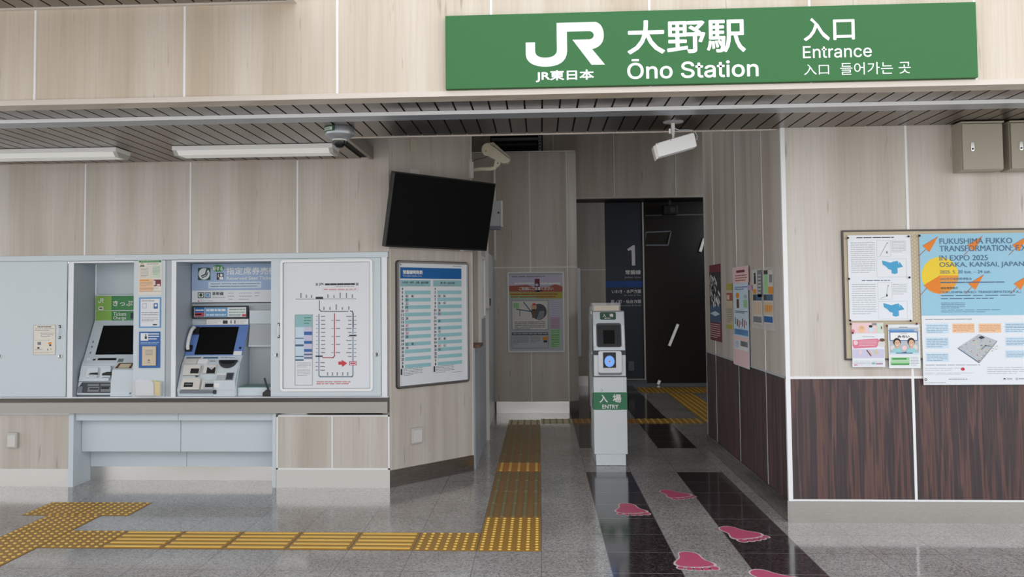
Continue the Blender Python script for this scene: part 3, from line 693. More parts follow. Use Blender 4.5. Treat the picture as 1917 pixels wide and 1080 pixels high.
b = MB(fl_); p = p9(b, .032); p.box(312, 525, 490, 700, .03, .05, 'cabinet_white', .004); P(b, 130, 630, 9, .051).poly([(315, 640), (350, 612), (480, 605), (480, 645)], 'black').rect(330, 655, 470, 672, 'light_grey', 1); b.build('note_slot', s)
b = MB(fl_); p = p9(b, .032); p.box(548, 525, 700, 700, .03, .045, 'cabinet_white', .004); P(b, 130, 630, 9, .046).poly([(550, 655), (550, 620), (640, 592), (712, 592), (712, 655)], 'black').lines(560, 672, 700, 700, 1, 'mid_grey', 1, .5, 3); b.build('coin_slot', s)
b = MB(fl_); p = p9(b, .002); p.poly([(165, 840), (215, 770), (690, 770), (690, 950), (130, 950)], 'dark_grey', 0).rect(310, 800, 500, 835, 'mid_grey', 2).rect(315, 850, 500, 930, 'mid_grey', 1).rect(340, 870, 490, 895, 'black', 2).rect(530, 800, 690, 830, 'mid_grey', 2).rect(535, 850, 690, 930, 'mid_grey', 1).rect(540, 850, 670, 885, 'black', 2).rect(150, 840, 215, 945, 'mid_grey', 1); b.build('tray', s)
b = MB(wallY(pf[0]+.02)); p = p9(b, .004); p.box(135, 972, 1025, 1004, 0, .006, 'black'); b.build('plinth', s)
# receipt bin in front of it
fw_ = wallY(7.13); q = Print(MB(fw_), 130, 630, 9, .0).uv(700, 560, 1050, 955)
u0, u1 = q[0]+.005, -3.437-.005
b = MB(fw_); b.prism([(u0-.012, zf), (u1, zf), (u1, q[3]), (u0+.004, q[3])], -.075, 0, 'cabinet_white', .003); wbx = b.build('receipt_bin', s)
b = MB(fw_); zt = q[3]
b.add([(u0+.004, zt, 0), (u1, zt, 0), (u1-.004, zt+.06, -.075), (u0+.02, zt+.06, -.075)], [(0, 1, 2, 3)], 'cabinet_white')
b.add([(u0+.022, zt+.012, -.012), (u1-.03, zt+.012, -.012), (u1-.034, zt+.052, -.062), (u0+.034, zt+.052, -.062)], [(0, 1, 2, 3)], 'brown'); b.add([(u0+.05, zt+.015, -.010), (u1-.05, zt+.015, -.010), (u1-.045, zt+.046, -.052), (u0+.055, zt+.046, -.052)], [(0, 1, 2, 3)], 'tan'); b.build('opening', wbx)
b = MB(fw_); b.disc(u1-.03, zf+.025, .008, 0, .004, 'mid_grey'); b.build('lock', wbx)

# second machine: reserved seat tickets with a telephone
X2 = -3.060; XE2 = -2.552
fs2 = side(X2)
ga, gb, gc, gd, ge = [fs2.P(*q) for q in ((360.6, 609), (345.6, 666), (339.5, 683), (330.6, 730), (330.6, 742))]
s = thing('ticket_machine', 'ticket machine with a blue screen surround and white telephone handset', 'ticket machine', (-2.8, 7.26, zf))
mbody([(7.44, zf), (ge[0]+.012, zf), (gd[0], gd[1]), gc, gb, ga, (ga[0], ga[1]+.012), (7.44, ga[1]+.012)], X2+.002, XE2, 'cabinet_white').build('body', s)
fT = tilt(0, gb, ga); fM = tilt(0, gc, gb); fLo = tilt(0, gd, gc); pz = lambda b, n=.002: P(b, 325, 590, 6.747, n)
lu = (gb[0]-ga[0])**2+(gb[1]-ga[1])**2; lT = math.sqrt(lu)
b = MB(fT); b.box(X2+.002, XE2, 0, lT, .0, .006, 'machine_blue', .002); sp = b.build('screen_surround', s)
b = MB(fT); p = pz(b, .007); A = p.p(262, 497); Bq = p.p(340, 150); Cq = p.p(820, 150); D = p.p(752, 497); b.box(A[0], (Cq[0]+D[0])/2, A[1], Bq[1], .005, .009, 'screen'); b.build('screen', sp)
b = MB(fT); p = pz(b, .007); q = p.uv(765, 455, 862, 505); b.box(*q, .006, .011, 'white', .001); b.build('label_plate', sp)
b = MB(fT); p = pz(b, .0075); u, v = p.p(840, 415); b.disc(u, v, .009, .006, .012, 'black'); b.build('jack', sp)
b = MB(fT); p = pz(b, .008); hA = p.p(262, 185); hB = p.p(212, 440)
hu = max((hA[0]+hB[0])/2-.01, X2+.036); hv0, hv1 = hB[1]-.005, hA[1]+.006
b.box(hu-.018, hu+.052, hv1-.055, hv1+.012, .006, .032, 'black_plastic', .006); b.build('cradle', sp); b = MB(fT); b.box(hu-.032, hu+.022, hv0-.012, hv0+.045, .006, .032, 'black_plastic', .006); b.build('cradle', sp)
b = MB(fT); b.tube([(hu, hv1, .034), (hu, hv1-.01, .052), (hu-.004, hv1-.05, .064), (hu-.006, (hv0+hv1)/2, .068), (hu-.006, hv0+.05, .064), (hu-.006, hv0+.012, .052), (hu-.006, hv0, .034)], .0155, 'white', 12); b.build('handset', s)
b = MB(fM); p = pz(b, .002); p.rect(165, 527, 345, 548, 'mid_grey').rect(378, 527, 562, 548, 'ink_blue').lines(600, 526, 830, 545, 1, 'mid_grey', 1, .5, 3); b.build('instruction_strip', s)
b = MB(fM); p = pz(b, .002); p.box(145, 560, 300, 618, 0, .012, 'off_white', .003).box(318, 560, 432, 618, 0, .014, 'white', .003); p.lines(460, 568, 550, 590, 1, 'mid_grey', 1, .7, 4); b.build('receipt_slot', s)
b = MB(fLo); p = pz(b); p.box(145, 640, 345, 770, 0, .035, 'off_white', .006); P(b, 325, 590, 6.747, .036).rect(218, 672, 318, 735, 'black').rect(275, 762, 312, 780, 'ink'); b.build('ticket_slot', s)
b = MB(fLo); p = pz(b); p.box(398, 640, 545, 745, 0, .03, 'off_white', .006); P(b, 325, 590, 6.747, .031).rect(425, 655, 525, 735, 'black').poly([(430, 655), (480, 690), (522, 655)], 'light_grey', 2); b.build('note_slot', s)
b = MB(fLo); p = pz(b); p.box(120, 800, 345, 950, 0, .03, 'off_white', .008); P(b, 325, 590, 6.747, .031).rect(135, 850, 243, 905, 'black').rect(150, 868, 230, 880, 'mid_grey', 2); b.build('coin_tray', s)
b = MB(fLo); p = pz(b); p.box(370, 835, 510, 945, 0, .022, 'off_white', .006); P(b, 325, 590, 6.747, .023).rect(385, 845, 500, 940, 'light_grey').rect(402, 865, 500, 908, 'black', 2); b.build('coin_slot', s)
b = MB(fLo); p = pz(b); p.box(85, 955, 500, 985, .0, .012, 'mid_grey'); b.build('tray_edge', s)
fPin = wallY(gd[0]+.02)
u0, u1, v0, v1 = Print(MB(fPin), 325, 590, 6.747, .0).uv(515, 690, 785, 1010)
mp = MB(Frame((0, 0, 0), (0, 1, 0), ZA)).prism([(gd[0]+.002, zf), (gd[0]+.002, v1-.09), (gd[0]+.10, v1+.06), (gd[0]+.16, v1+.06), (gd[0]+.2, zf)], u0, u1, 'cabinet_white', .004).build('payment_module', s)
fpt = Frame((0, gd[0]+.002, v1-.09), XA, (0, .098, .15))
b = MB(fpt)
for i in range(3):
    for j in range(4): b.box(u0+.02+i*.026, u0+.040+i*.026, .055-j*.017, .068-j*.017, 0, .004, 'light_grey' if j else 'white')
b.build('keypad', mp)
b = MB(fpt); b.box(u1-.085, u1-.02, .005, .075, 0, .004, 'mid_grey'); b.box(u1-.078, u1-.027, .012, .068, .004, .006, 'dark_grey'); b.build('card_reader', mp)
b = MB(fPin); b.box(u0+.002, u0+.026, zf+.02, zf+.055, .018, .028, 'black_plastic', .003); b.box(u0+.004, u0+.05, zf+.075, zf+.11, .018, .020, 'white'); b.build('sticker', mp)
b = MB(fM); p = pz(b, .004); c0 = p.p(580, 580); c1 = p.p(812, 580)
ur, cxu = (c1[0]-c0[0])/2, (c0[0]+c1[0])/2
b.f = Frame(fM.w(0, c0[1], 0), XA, fM.V)
b.prism([(cxu+ur*math.cos(math.pi*(1+i/16)), ur*.95*math.sin(math.pi*(1+i/16))) for i in range(17)], 0, .022, 'dark_grey', .003)
b.prism([(cxu+ur*.85*math.cos(math.pi*(1+i/16)), -.012+ur*.42*math.sin(math.pi*(1+i/16))) for i in range(17)], .022, .026, 'black_plastic'); b.build('scoop', s)

# header board of the second machine and the strip display below it
fB2 = wallY(7.405)
s = thing('ticket_machine_sign', 'pale blue reserved seat ticket sign above the machine with the telephone', 'sign', (-2.66, 7.40, 1.50))
cB = lambda b, n=.002: P(b, 320, 470, 3.6, n)
u0, u1, v0, v1 = Print(MB(fB2), 320, 470, 3.6, .0).uv(143, 88, 790, 352)
b = MB(fB2); b.box(u0, u1, v0, v1, -.012, .006, 'header_blue'); b.build('board', s)
b = MB(fB2); p = cB(b, .0066); p.rect(143, 266, 790, 346, 'paper', 0).rect(143, 346, 790, 352, 'ink', 1).lines(385, 272, 425, 335, 3, 'ink_soft', 2, .2, 3).lines(460, 272, 545, 335, 3, 'ink_soft', 2, .2, 4).lines(565, 272, 600, 310, 2, 'ink_soft', 2, .25, 5).lines(195, 332, 310, 341, 1, 'ink_soft', 2, .4, 6).oval(187, 337, 5, 5, 'crimson', 2); b.build('white_band', s)
b = MB(fB2); p = cB(b, .0066); q = p.uv(253, 207, 610, 252); b.prism(b.rr(*q, .006), .006, .0072, 'pale_blue'); p.lines(268, 213, 600, 247, 2, 'ink_soft', 3, .4, 6, .95, .1); b.build('caption', s)
b = MB(fB2); p = cB(b, .0066); q = p.uv(182, 113, 266, 196); b.prism(b.rr(*q, .006), .006, .0074, 'dark_green'); p.oval(224, 154, 38, 39, 'paper', 2).poly([(236, 130), (246, 128), (240, 158), (205, 174), (202, 166), (228, 154)], 'dark_green', 3).oval(243, 127, 6, 7, 'dark_green', 4).stroke([(212, 180), (240, 166), (250, 146)], 6, 'dark_green', 3); b.build('seat_pictogram', s)
b = MB(fB2); p = cB(b, .0066); p.oval(316, 116, 42, 23, 'deep_green', 1).text('話せる', 280, 102, 350, 131, 'white', 2, .03); b.build('bubble', s)
b = MB(fB2); p = cB(b, .0066); p.rect(309, 148, 355, 194, 'ink', 1).oval(340, 162, 9, 9, 'white', 2).poly([(326, 192), (328, 174), (352, 174), (354, 192)], 'white', 2).stroke([(322, 158), (317, 166), (322, 175)], 5, 'white', 2); b.build('telephone_pictogram', s)
b = MB(fB2); p = cB(b, .0066); p.text('指定席券売機', 374, 110, 714, 160, 'white', 1, .015).text('Reserved Seat Ticket', 376, 172, 690, 194, 'white', 1, .01); b.build('lettering', s)
b = MB(fB2); p = cB(b, .0072); p.text('新幹線', 280, 274, 355, 299, 'ink', 1, .02).text('Shinkansen', 280, 306, 366, 316, 'ink_soft', 1); b.build('line_name', s)
b = MB(fB2); p = cB(b, .0072); p.frame(181, 278, 222, 317, 5, 'dark_green', 1).oval(202, 296, 10, 11, 'dark_green', 2).frame(228, 278, 268, 317, 5, 'ink_blue', 1).rect(238, 286, 258, 308, 'frame_blue', 2); b.build('train_pictogram', s)
s = thing('display_strip', 'black framed strip display of blue and white fares over the blue screen', 'display', (-2.8, 7.40, 1.36))
u0, u1, v0, v1 = Print(MB(fB2), 320, 470, 3.6, .012).uv(146, 370, 519, 456)
b = MB(fB2); b.ring(u0, u1, v0, v1, .004, .013, -.01, .02, 'black'); b.build('frame', s)
b = MB(fB2); b.box(u0+.012, u1-.012, v0+.012, v1-.012, -.01, .010, 'pale_blue'); b.build('screen', s)
b = MB(fB2); p = cB(b, .011); p.rect(160, 380, 226, 443, 'poster_blue', 0).rect(230, 380, 380, 443, 'frame_blue', 0).rect(385, 380, 508, 443, 'paper', 0).lines(165, 385, 220, 440, 2, 'paper', 1, .45, 3).lines(238, 384, 370, 412, 1, 'paper', 1, .7, 4, 1).lines(238, 418, 370, 442, 1, 'pale_blue', 1, .7, 5, 1).lines(392, 384, 500, 440, 3, 'deep_green', 1, .35, 6).rect(480, 425, 506, 440, 'red', 2).rect(162, 415, 226, 441, 'ink_red', 1); b.build('display_print', s)
s = thing('guide_strip', 'white paper strip with black marks between the strip display and blue screen', 'notice', (-2.7, 7.40, 1.32))
b = MB(fB2); q = Print(b, 320, 470, 3.6, .012).uv(240, 460, 520, 496); b.box(*q, -.01, .010, 'white'); b.build('strip', s)
b = MB(fB2); p = cB(b, .0106); p.rect(350, 467, 382, 490, 'ink').rect(400, 466, 410, 488, 'ink_soft').rect(428, 465, 435, 490, 'ink').lines(248, 466, 340, 490, 2, 'ink_soft', 1, .25, 3).lines(440, 466, 510, 490, 2, 'ink_soft', 1, .25, 4); b.build('print', s)
# shelf niche right of the second machine
s = thing('side_shelf', 'pale grey stepped shelf unit right of the telephone ticket machine', 'shelf', (-2.38, 7.3, zf))
b = MB(wallY(7.38)); u0, u1, v0, v1 = Print(b, 325, 590, 6.747, .0).uv(942, -60, 1300, 110); b.box(XE2+.02, -2.05, v0, v1, -.06, 0, 'cabinet_white', .002); b.build('upper_box', s)
fz = wallY(7.40); _, v2 = fz.P(400, 590+385/6.747)
b = MB(fz); b.box(XE2+.02, -2.05, v2-.008, v2+.006, -.03, .05, 'cabinet_white'); b.box(XE2+.02, -2.05, v0, v1+.05, -.042, -.035, 'light_grey'); b.add([(XE2+.02, v2, .05), (-2.05, v2, .05), (-2.05, v0, 0), (XE2+.02, v0, 0)], [(0, 1, 2, 3)], 'light_grey'); b.build('sloped_shelf', s)
b = MB(fz); b.box(XE2+.02, -2.05, zf, v2-.008, -.035, -.02, 'light_grey'); b.build('back_panel', s)
b = MB(wallY(7.14)); u0, u1, v0, v1 = Print(b, 325, 590, 6.747, .0).uv(792, 915, 1300, 1015); b.box(XE2+.004, -2.05, zf, v1, -.24, 0, 'cabinet_white', .002); b.build('lower_box', s)
b = MB(wallY(7.14)); b.box(XE2+.004, -2.05, v1, v1+.005, -.24, 0, 'counter_green'); b.build('shelf_top', s)
s = thing('umbrella_holder', 'small black clip stand in the corner beside the fare map door', 'holder', (-2.29, 7.10, zf))
b = MB(wallY(7.125)); u0, v0 = b.f.P(325+1180/6.747, 590+1012/6.747); b.prism([(u0-.03, zf), (u0+.045, zf), (u0+.04, zf+.04), (u0+.0, zf+.055), (u0-.03, zf+.03)], 0.002, .03, 'black_plastic', .004); b.build('base', s)
b = MB(wallY(7.125)); q = [b.f.P(325+x/6.747, 590+y/6.747) for x, y in ((1155, 790), (1175, 860), (1200, 930), (1208, 975))]; b.tube([(a, c, .016) for a, c in q], .008, 'black_plastic'); b.build('arm', s)

# ================================================================== ANGLED WALL: TIMETABLE, MONITOR, CAMERA, OUTLETS
s = thing('timetable_board', 'tall framed timetable with a blue heading on the angled wall', 'timetable', FB.w(.47, .816, 0))
b = MB(FB); b.ring(.068, .880, .812, 1.876, .022, .016, 0, .030, 'metal_frame'); b.ring(.062, .886, .806, 1.882, .026, .008, 0, .018, 'dark_frame'); b.build('frame', s)
b = MB(FB); b.box(.080, .868, .824, 1.864, .0, .012, 'paper'); b.build('sheet', s)
t1 = lambda b, n=.013: P(b, 730, 480, 8.306, n)
T = Print(MB(FB), 730, 480, 8.306, .013)
UL0, UL1 = T.p(162, 600)[0], T.p(632, 600)[0]; UR0, UR1 = T.p(672, 600)[0], T.p(1113, 600)[0]
def TV_(y): return T.p(165, y)[1]
b = MB(FB); b.rect(UL0, UR1, TV_(343), TV_(168), .013, 'table_blue'); hd = b.build('heading', s)
b = MB(FB); b.text('常磐線時刻表', T.p(200, 240)[0], T.p(508, 240)[0], TV_(275), TV_(208), .0137, 'white', .04); b.text('Timetable of Joban Line', T.p(200, 240)[0], T.p(492, 240)[0], TV_(318), TV_(288), .0137, 'white'); b.build('lettering', hd)
b = MB(FB); b.rect(UL0, UL1, TV_(465), TV_(365), .013, 'teal_head'); b.rect(UR0, UR1, TV_(465), TV_(365), .013, 'teal_head')
rv = lambda i: TV_(503+57.8*i)
hh = (rv(0)-rv(1))
for i in range(22):
    if i % 2:
        b.rect(UL0+.048, UL1, rv(i)-hh*.5, rv(i)+hh*.5, .013, 'pale_teal'); b.rect(UR0+.048, UR1, rv(i)-hh*.5, rv(i)+hh*.5, .013, 'pale_teal')
b.build('row_bands', s)
b = MB(FB); b.text('いわき・水戸、上野、品川方面', T.p(195, 400)[0], T.p(595, 400)[0], TV_(422), TV_(385), .0137, 'ink', .03); b.text('原ノ町・仙台方面', T.p(785, 400)[0], T.p(1003, 400)[0], TV_(425), TV_(392), .0137, 'ink', .03)
b.text('for Iwaki, Mito, Ueno & Shinagawa', T.p(245, 400)[0], T.p(550, 400)[0], TV_(450), TV_(432), .0137, 'ink_soft'); b.text('for Haranomachi & Sendai', T.p(785, 400)[0], T.p(1005, 400)[0], TV_(452), TV_(434), .0137, 'ink_soft'); b.build('column_titles', s)
hours = list(range(4, 24))+[0, 1]
lt = {6: ('03', '46'), 7: ('21',), 8: ('21',), 9: ('18',), 10: ('17',), 12: ('28',), 14: ('27',), 15: ('27',), 16: ('53',), 17: ('58',), 19: ('12', '50'), 20: ('34',)}
rt = {6: ('10', '56'), 8: ('20', '41'), 10: ('20',), 11: ('20',), 13: ('20',), 15: ('30',), 16: ('15',), 18: ('07', '48'), 20: ('01', '51'), 21: ('10',)}
bh, bm_, br = MB(FB), MB(FB), MB(FB)
red = {(0, 10), (0, 14), (0, 15), (0, 16), (1, 11), (1, 20)}
for col, (us, tab) in enumerate(((UL0, lt), (UR0, rt))):
    for i, hr in enumerate(hours):
        t = str(hr); ww = .026 if len(t) == 2 else .013
        bh.text(t, us+.022-ww/2, us+.022+ww/2, rv(i)-hh*.34, rv(i)+hh*.34, .0142, 'ink', .05)
        for k, mnt in enumerate(tab.get(hr, ())):
            a = us+.056+k*.060; q = br if (col, hr) in red and k == 0 else bm_
            q.text(mnt, a, a+.022, rv(i)-hh*.34, rv(i)+hh*.34, .0142, 'ink_red' if q is br else 'ink', .03); q.rect(a+.026, a+.032, rv(i)+hh*.12, rv(i)+hh*.3, .0142, 'ink_soft'); q.rect(a+.026, a+.031, rv(i)-hh*.3, rv(i)-hh*.1, .0142, 'ink_soft')
bh.build('hours', s); bm_.build('minutes', s); br.build('red_minutes', s)
b = MB(FB)
for us in (UL0, UR0):
    b.rect(us, us+.018, rv(22)-hh*1.2, rv(22)+hh*.4, .013, 'ink'); b.lines(us+.028, us+.24, rv(22)-hh*1.6, rv(22)+hh*.5, 5, .013, 'ink_soft', .4, 3, .5)
b.rect(UL0, UL0+.012, 1.842, 1.850, .013, 'ink'); b.lines(UR1-.1, UR1, 1.838, 1.848, 1, .013, 'ink_soft', .6, 3, 1); b.lines(UR1-.12, UR1, rv(24)+.005, rv(24)+.012, 1, .013, 'ink_soft', .6, 4, 1); b.build('footnotes', s)
# wall monitor
nT = (ZA_ := Vector(ZA))*.613+FB.N*.13
fTV = Frame(FB.w(0, 1.98, .10), FB.U, nT)
tl, tr, br2, bl = [fTV.P(*q) for q in ((737, 322), (928, 342), (912, 470), (722, 462))]
tu0, tu1, tv0, tv1 = (tl[0]+bl[0])/2, (tr[0]+br2[0])/2, (bl[1]+br2[1])/2, (tl[1]+tr[1])/2
s = thing('monitor', 'large black wall monitor tilted forward above the timetable', 'monitor', FB.w(.47, 1.98, .05))
b = MB(fTV); b.box(tu0, tu1, tv0, tv1, -.045, 0, 'black_plastic', .006); b.build('housing', s)
b = MB(fTV); b.box(tu0+.012, tu1-.012, tv0+.016, tv1-.012, 0, .002, 'screen'); b.build('screen', s)
b = MB(FB); b.box(.25, .70, 2.08, 2.50, .001, .02, 'dark_grey'); b.box(.32, .36, 2.14, 2.46, .02, .082, 'dark_grey'); b.box(.59, .63, 2.14, 2.46, .02, .082, 'dark_grey'); b.build('wall_bracket', s)
b = MB(fTV); b.box(tu1-.31, tu1-.27, tv0-.012, tv0, -.03, -.01, 'light_grey'); b.build('sensor', s)
# cover plates
for px, lab, nm in (((768, 801, 788, 831), 'small grey outlet cover low on the angled wall below the timetable', 'outlet_cover'),):
    a = FB.P(px[0], px[1]); c = FB.P(px[0], px[3]); d = FB.P(px[2], px[1]); s = thing(nm, lab, 'outlet', FB.w((a[0]+d[0])/2, c[1], 0))
    b = MB(FB); b.box(a[0], d[0], c[1], a[1], 0.001, .03, 'grey_plate', .008); b.build('cover', s); b = MB(FB); b.box(a[0]+.012, d[0]-.012, c[1]+.012, a[1]-.02, .03, .033, 'off_white', .002); b.build('lid', s)
a = FL.P(16, 809); c = FL.P(35, 838)
s = thing('outlet_cover', 'small grey outlet cover low on the far left wall under the counter', 'outlet', FL.w((a[0]+c[0])/2, c[1], 0))
b = MB(FL); b.box(a[0], c[0], c[1], a[1], .001, .03, 'grey_plate', .008); b.build('cover', s); b = MB(FL); b.box(a[0]+.012, c[0]-.012, c[1]+.012, a[1]-.02, .03, .033, 'off_white', .002); b.build('lid', s)
a = FB.P(767, 258); c = FB.P(767, 284); d = FB.P(779, 270)
tag(MB(FB).box(a[0], d[0], c[1], a[1], .001, .012, 'cream_plastic', .003).build('blank_plate'), 'small beige blank plate high on the angled wall near the soffit', 'plate')
a = FB.P(767, 317); d = FB.P(783, 317)
tag(MB(FB).box(a[0], d[0], a[1]-.10, a[1], .001, .018, 'off_white', .003).build('socket_plate'), 'white socket plate peeking out above the monitor', 'plate')
# bullet camera on the bay corner
fcam = wallY(7.72); pc = lambda x, y: (880+x/9.13, 240+y/9.13)
s = thing('security_camera', 'beige security camera on a wall arm above the right end of the monitor', 'camera', FB.w(BW, 2.45, .02))
b = MB(Frame(B1, (0, 1, 0), ZA)); b.f = WORLD
b.f = FB; a = FB.P(880, 300); c = FB.P(886, 335); b.box(BW-.042, BW-.002, c[1], a[1], .003, .03, 'off_white', .003); b.build('wall_plate', s)
b = MB(fcam); q = [fcam.P(*pc(x, y)) for x, y in ((20, 690), (180, 690), (330, 690), (440, 668))]; b.tube([(*fcam.P(883, 316), -.10)] + [(a, c, -.02) for a, c in q[1:]], .017, 'cream_plastic', 12, .02); b.build('arm', s)
b = MB(fcam); b.prism([fcam.P(*pc(x, y)) for x, y in ((400, 660), (430, 540), (450, 525), (530, 580), (500, 640), (450, 680))], -.045, .005, 'cream_plastic', .003); u, v = fcam.P(*pc(475, 600)); b.disc(u, v, .006, .005, .009, 'ink'); b.build('bracket', s)
b = MB(fcam); b.prism([fcam.P(*pc(x, y)) for x, y in ((255, 300), (330, 275), (430, 340), (690, 540), (650, 600), (560, 605), (320, 490), (270, 430))], -.075, .025, 'cream_plastic', .008); bd = b.build('camera_body', s)
b = MB(fcam); b.prism([fcam.P(*pc(x, y)) for x, y in ((300, 262), (400, 245), (690, 505), (690, 535), (430, 330), (330, 275))], -.085, .032, 'panel_beige', .004); b.build('sun_hood', s)
u, v = fcam.P(*pc(295, 375)); b = MB(fcam); b.disc(u, v, .05, .025, .035, 'cream_plastic', 24, .058); b.dot(u-.004, v, .03, .0355, 'tan', 20, .036); b.dot(u-.012, v-.012, .010, .0360, 'panel_beige'); b.build('lens_housing', s)
b = MB(fcam); q = [fcam.P(*pc(x, y)) for x, y in ((30, 560), (120, 520), (230, 500), (290, 470))]; b.tube([(a, c, -.03) for a, c in q], .004, 'dark_grey', 8); b.build('cable', s)

# ================================================================== PILLAR POSTER, PASSAGE FITTINGS
cP = lambda b, n=.004: P(b, 945, 505, 6.75, n)
u0, u1, v0, v1 = Print(MB(FP), 945, 505, 6.75, .01).uv(32, 30, 752, 1043)
s = thing('framed_poster', 'white framed caution poster on the grey pillar beside the passage', 'poster', ((u0+u1)/2, 11.65, v0))
b = MB(FP); b.ring(u0, u1, v0, v1, .02, .018, .004, .03, 'white'); b.build('frame', s)
b = MB(FP); b.box(u0+.012, u1-.012, v0+.012, v1-.012, .004, .010, 'light_grey'); b.build('sheet', s)
b = MB(FP); p = cP(b, .0108); p.rect(55, 60, 730, 200, 'lavender', 0).poly([(55, 205), (280, 190), (375, 225), (560, 215), (640, 180), (728, 215), (728, 278), (55, 278)], 'rust', 1).rect(378, 115, 440, 278, 'maroon', 2).rect(400, 250, 480, 278, 'maroon', 2).oval(405, 190, 20, 18, 'lavender', 3); b.build('heading_picture', s)
b = MB(FP); p = cP(b, .0136); p.lines(90, 75, 510, 100, 1, 'ink_soft', 1, .6, 3, 1).text('ご利用にご注意ください', 180, 218, 612, 262, 'white', 1, .03).lines(120, 155, 370, 190, 1, 'white', 1, .8, 4, 1, .05).lines(450, 155, 700, 195, 1, 'white', 1, .8, 5, 1, .05); b.build('heading_text', s)
b = MB(FP); p = cP(b, .0108); p.rect(58, 285, 728, 366, 'olive', 0).rect(58, 326, 400, 366, 'mint', 1).lines(75, 295, 665, 360, 2, 'rust', 2, .6, 6, .95, .08); b.build('yellow_band', s)
b = MB(FP); p = cP(b, .0108); p.rect(85, 388, 550, 765, 'off_white', 0).frame(85, 388, 550, 765, 7, 'ink_soft', 1).oval(432, 530, 98, 102, 'dark_grey', 2).oval(368, 470, 34, 44, 'skin', 3).rect(345, 500, 385, 610, 'brown', 3).rect(350, 425, 390, 448, 'red', 4).rect(110, 420, 180, 485, 'mint', 2).stroke([(240, 412), (330, 525), (150, 500)], 12, 'ink_blue', 2).stroke([(190, 510), (190, 585)], 8, 'ink_blue', 2).poly([(440, 520), (500, 520), (490, 610), (400, 630)], 'mid_grey', 3); b.build('picture', s)
b = MB(FP); p = cP(b, .0136); p.lines(125, 650, 510, 758, 5, 'ink_soft', 1, .55, 7, .5).rect(88, 790, 550, 828, 'dark_grey', 0).lines(105, 798, 535, 820, 1, 'light_grey', 1, .6, 8, 1).frame(85, 790, 550, 995, 6, 'ink_soft', 1).lines(105, 842, 300, 945, 5, 'ink_soft', 1, .5, 9, .3).lines(330, 842, 450, 920, 4, 'ink_soft', 1, .5, 10, .6).poly([(475, 850), (540, 842), (540, 885), (480, 890)], 'amber', 1).rect(490, 890, 535, 918, 'ink', 1); b.build('lower_print', s)
b = MB(FP); p = cP(b, .0108); p.rect(575, 390, 695, 600, 'lavender', 0).rect(575, 600, 695, 745, 'mauve', 0).rect(580, 750, 695, 985, 'mint', 0).lines(590, 400, 690, 740, 14, 'ink_soft', 1, .3, 11, .8, .4).lines(590, 760, 690, 975, 10, 'dark_green', 1, .3, 12, .8, .4); b.build('side_table', s)
# high opening above the pillar
u0, v1 = FH.P(918, 257); u1, v0 = FH.P(1016, 284)
s = thing('shutter_recess', 'dark recess with a grey rail high above the pillar under the soffit', 'recess', ((u0+u1)/2, 12.7, v0))
b = MB(FH); b.box(u0, u1, v0, v1+.1, .001, .02, 'black_gap'); b.build('recess', s)
b = MB(FH); u, v = FH.P(950, 262); b.box(u0+.02, u1-.03, v-.02, v+.02, .02, .06, 'mid_grey'); b.build('rail', s)
b = MB(FH); b.box(u1-.06, u1-.02, v0+.01, v1+.08, .02, .05, 'light_grey')
for i in range(5): b.disc(u1-.04, v0+.05+i*.045, .012, .05, .052, 'black', 10)
b.build('bracket', s)
b = MB(FH); _, v = FH.P(950, 271); b.box(u0+.1, u1-.08, v-.02, v+.012, .02, .03, 'dark_grey'); b.build('lower_bar', s)
# conduit and junction box on the corner by the pillar
fcn = wallY(11.40)
b = MB(fcn); a = fcn.P(925, 312); c = fcn.P(926.5, 487); b.tube([(a[0], a[1], .05), (a[0], c[1], .05)], .022, 'off_white', 10)
tag(b.build('conduit'), 'thin white vertical conduit running behind the grey switch box', 'conduit')
fbx = wallY(9.6)
s = thing('switch_box', 'grey switch box on the passage wall right of the monitor', 'box', fbx.w(-.5, 2.38, 0))
q = [fbx.P(*z) for z in ((914, 378), (940, 378), (944, 428), (914, 430))]
b = MB(fbx); b.box(q[0][0], q[1][0]-.02, q[2][1]+.02, q[0][1], -.05, .12, 'light_grey', .006); b.build('body', s)
b = MB(fbx); b.box(q[1][0]-.018, q[1][0]+.006, q[2][1]+.012, q[0][1]+.003, -.04, .11, 'off_white', .006); b.build('door', s)
b = MB(fbx); a = fbx.P(934, 400); b.disc(a[0], a[1], .012, .11, .125, 'dark_grey'); b.build('latch', s)
b = MB(fbx); b.box(q[0][0]+.0, q[1][0]-.02, q[2][1]-.012, q[2][1]+.02, -.04, .10, 'mid_grey'); b.build('hinge_base', s)
# framed notice and lock box seen edge-on on the staff booth
b = MB(FPL); s = thing('framed_notice', 'white framed notice seen edge on along the staff booth wall', 'notice', FPL.w(8.75, 1.35, 0))
b.ring(8.5, 9.02, 1.35, 1.98, .02, .025, .001, .03, 'white'); b.build('frame', s); b = MB(FPL); b.box(8.52, 9.0, 1.37, 1.96, .001, .012, 'paper'); b.build('sheet', s)
s = thing('lock_box', 'pale grey lock box on the booth door edge beside the pillar poster', 'box', FPL.w(9.42, 1.43, .0)); b = MB(FPL); b.box(9.30, 9.45, 1.44, 1.58, .001, .05, 'off_white', .004); b.build('body', s); b = MB(FPL); b.box(9.35, 9.40, 1.47, 1.55, .05, .065, 'dark_grey'); b.build('handle', s)
b = MB(FPL); b.box(7.90, 8.33, 1.10, 1.125, -.5, .045, 'brown'); tag(b.build('wicket_shelf'), 'small brown shelf of the staff window behind the angled wall', 'shelf')

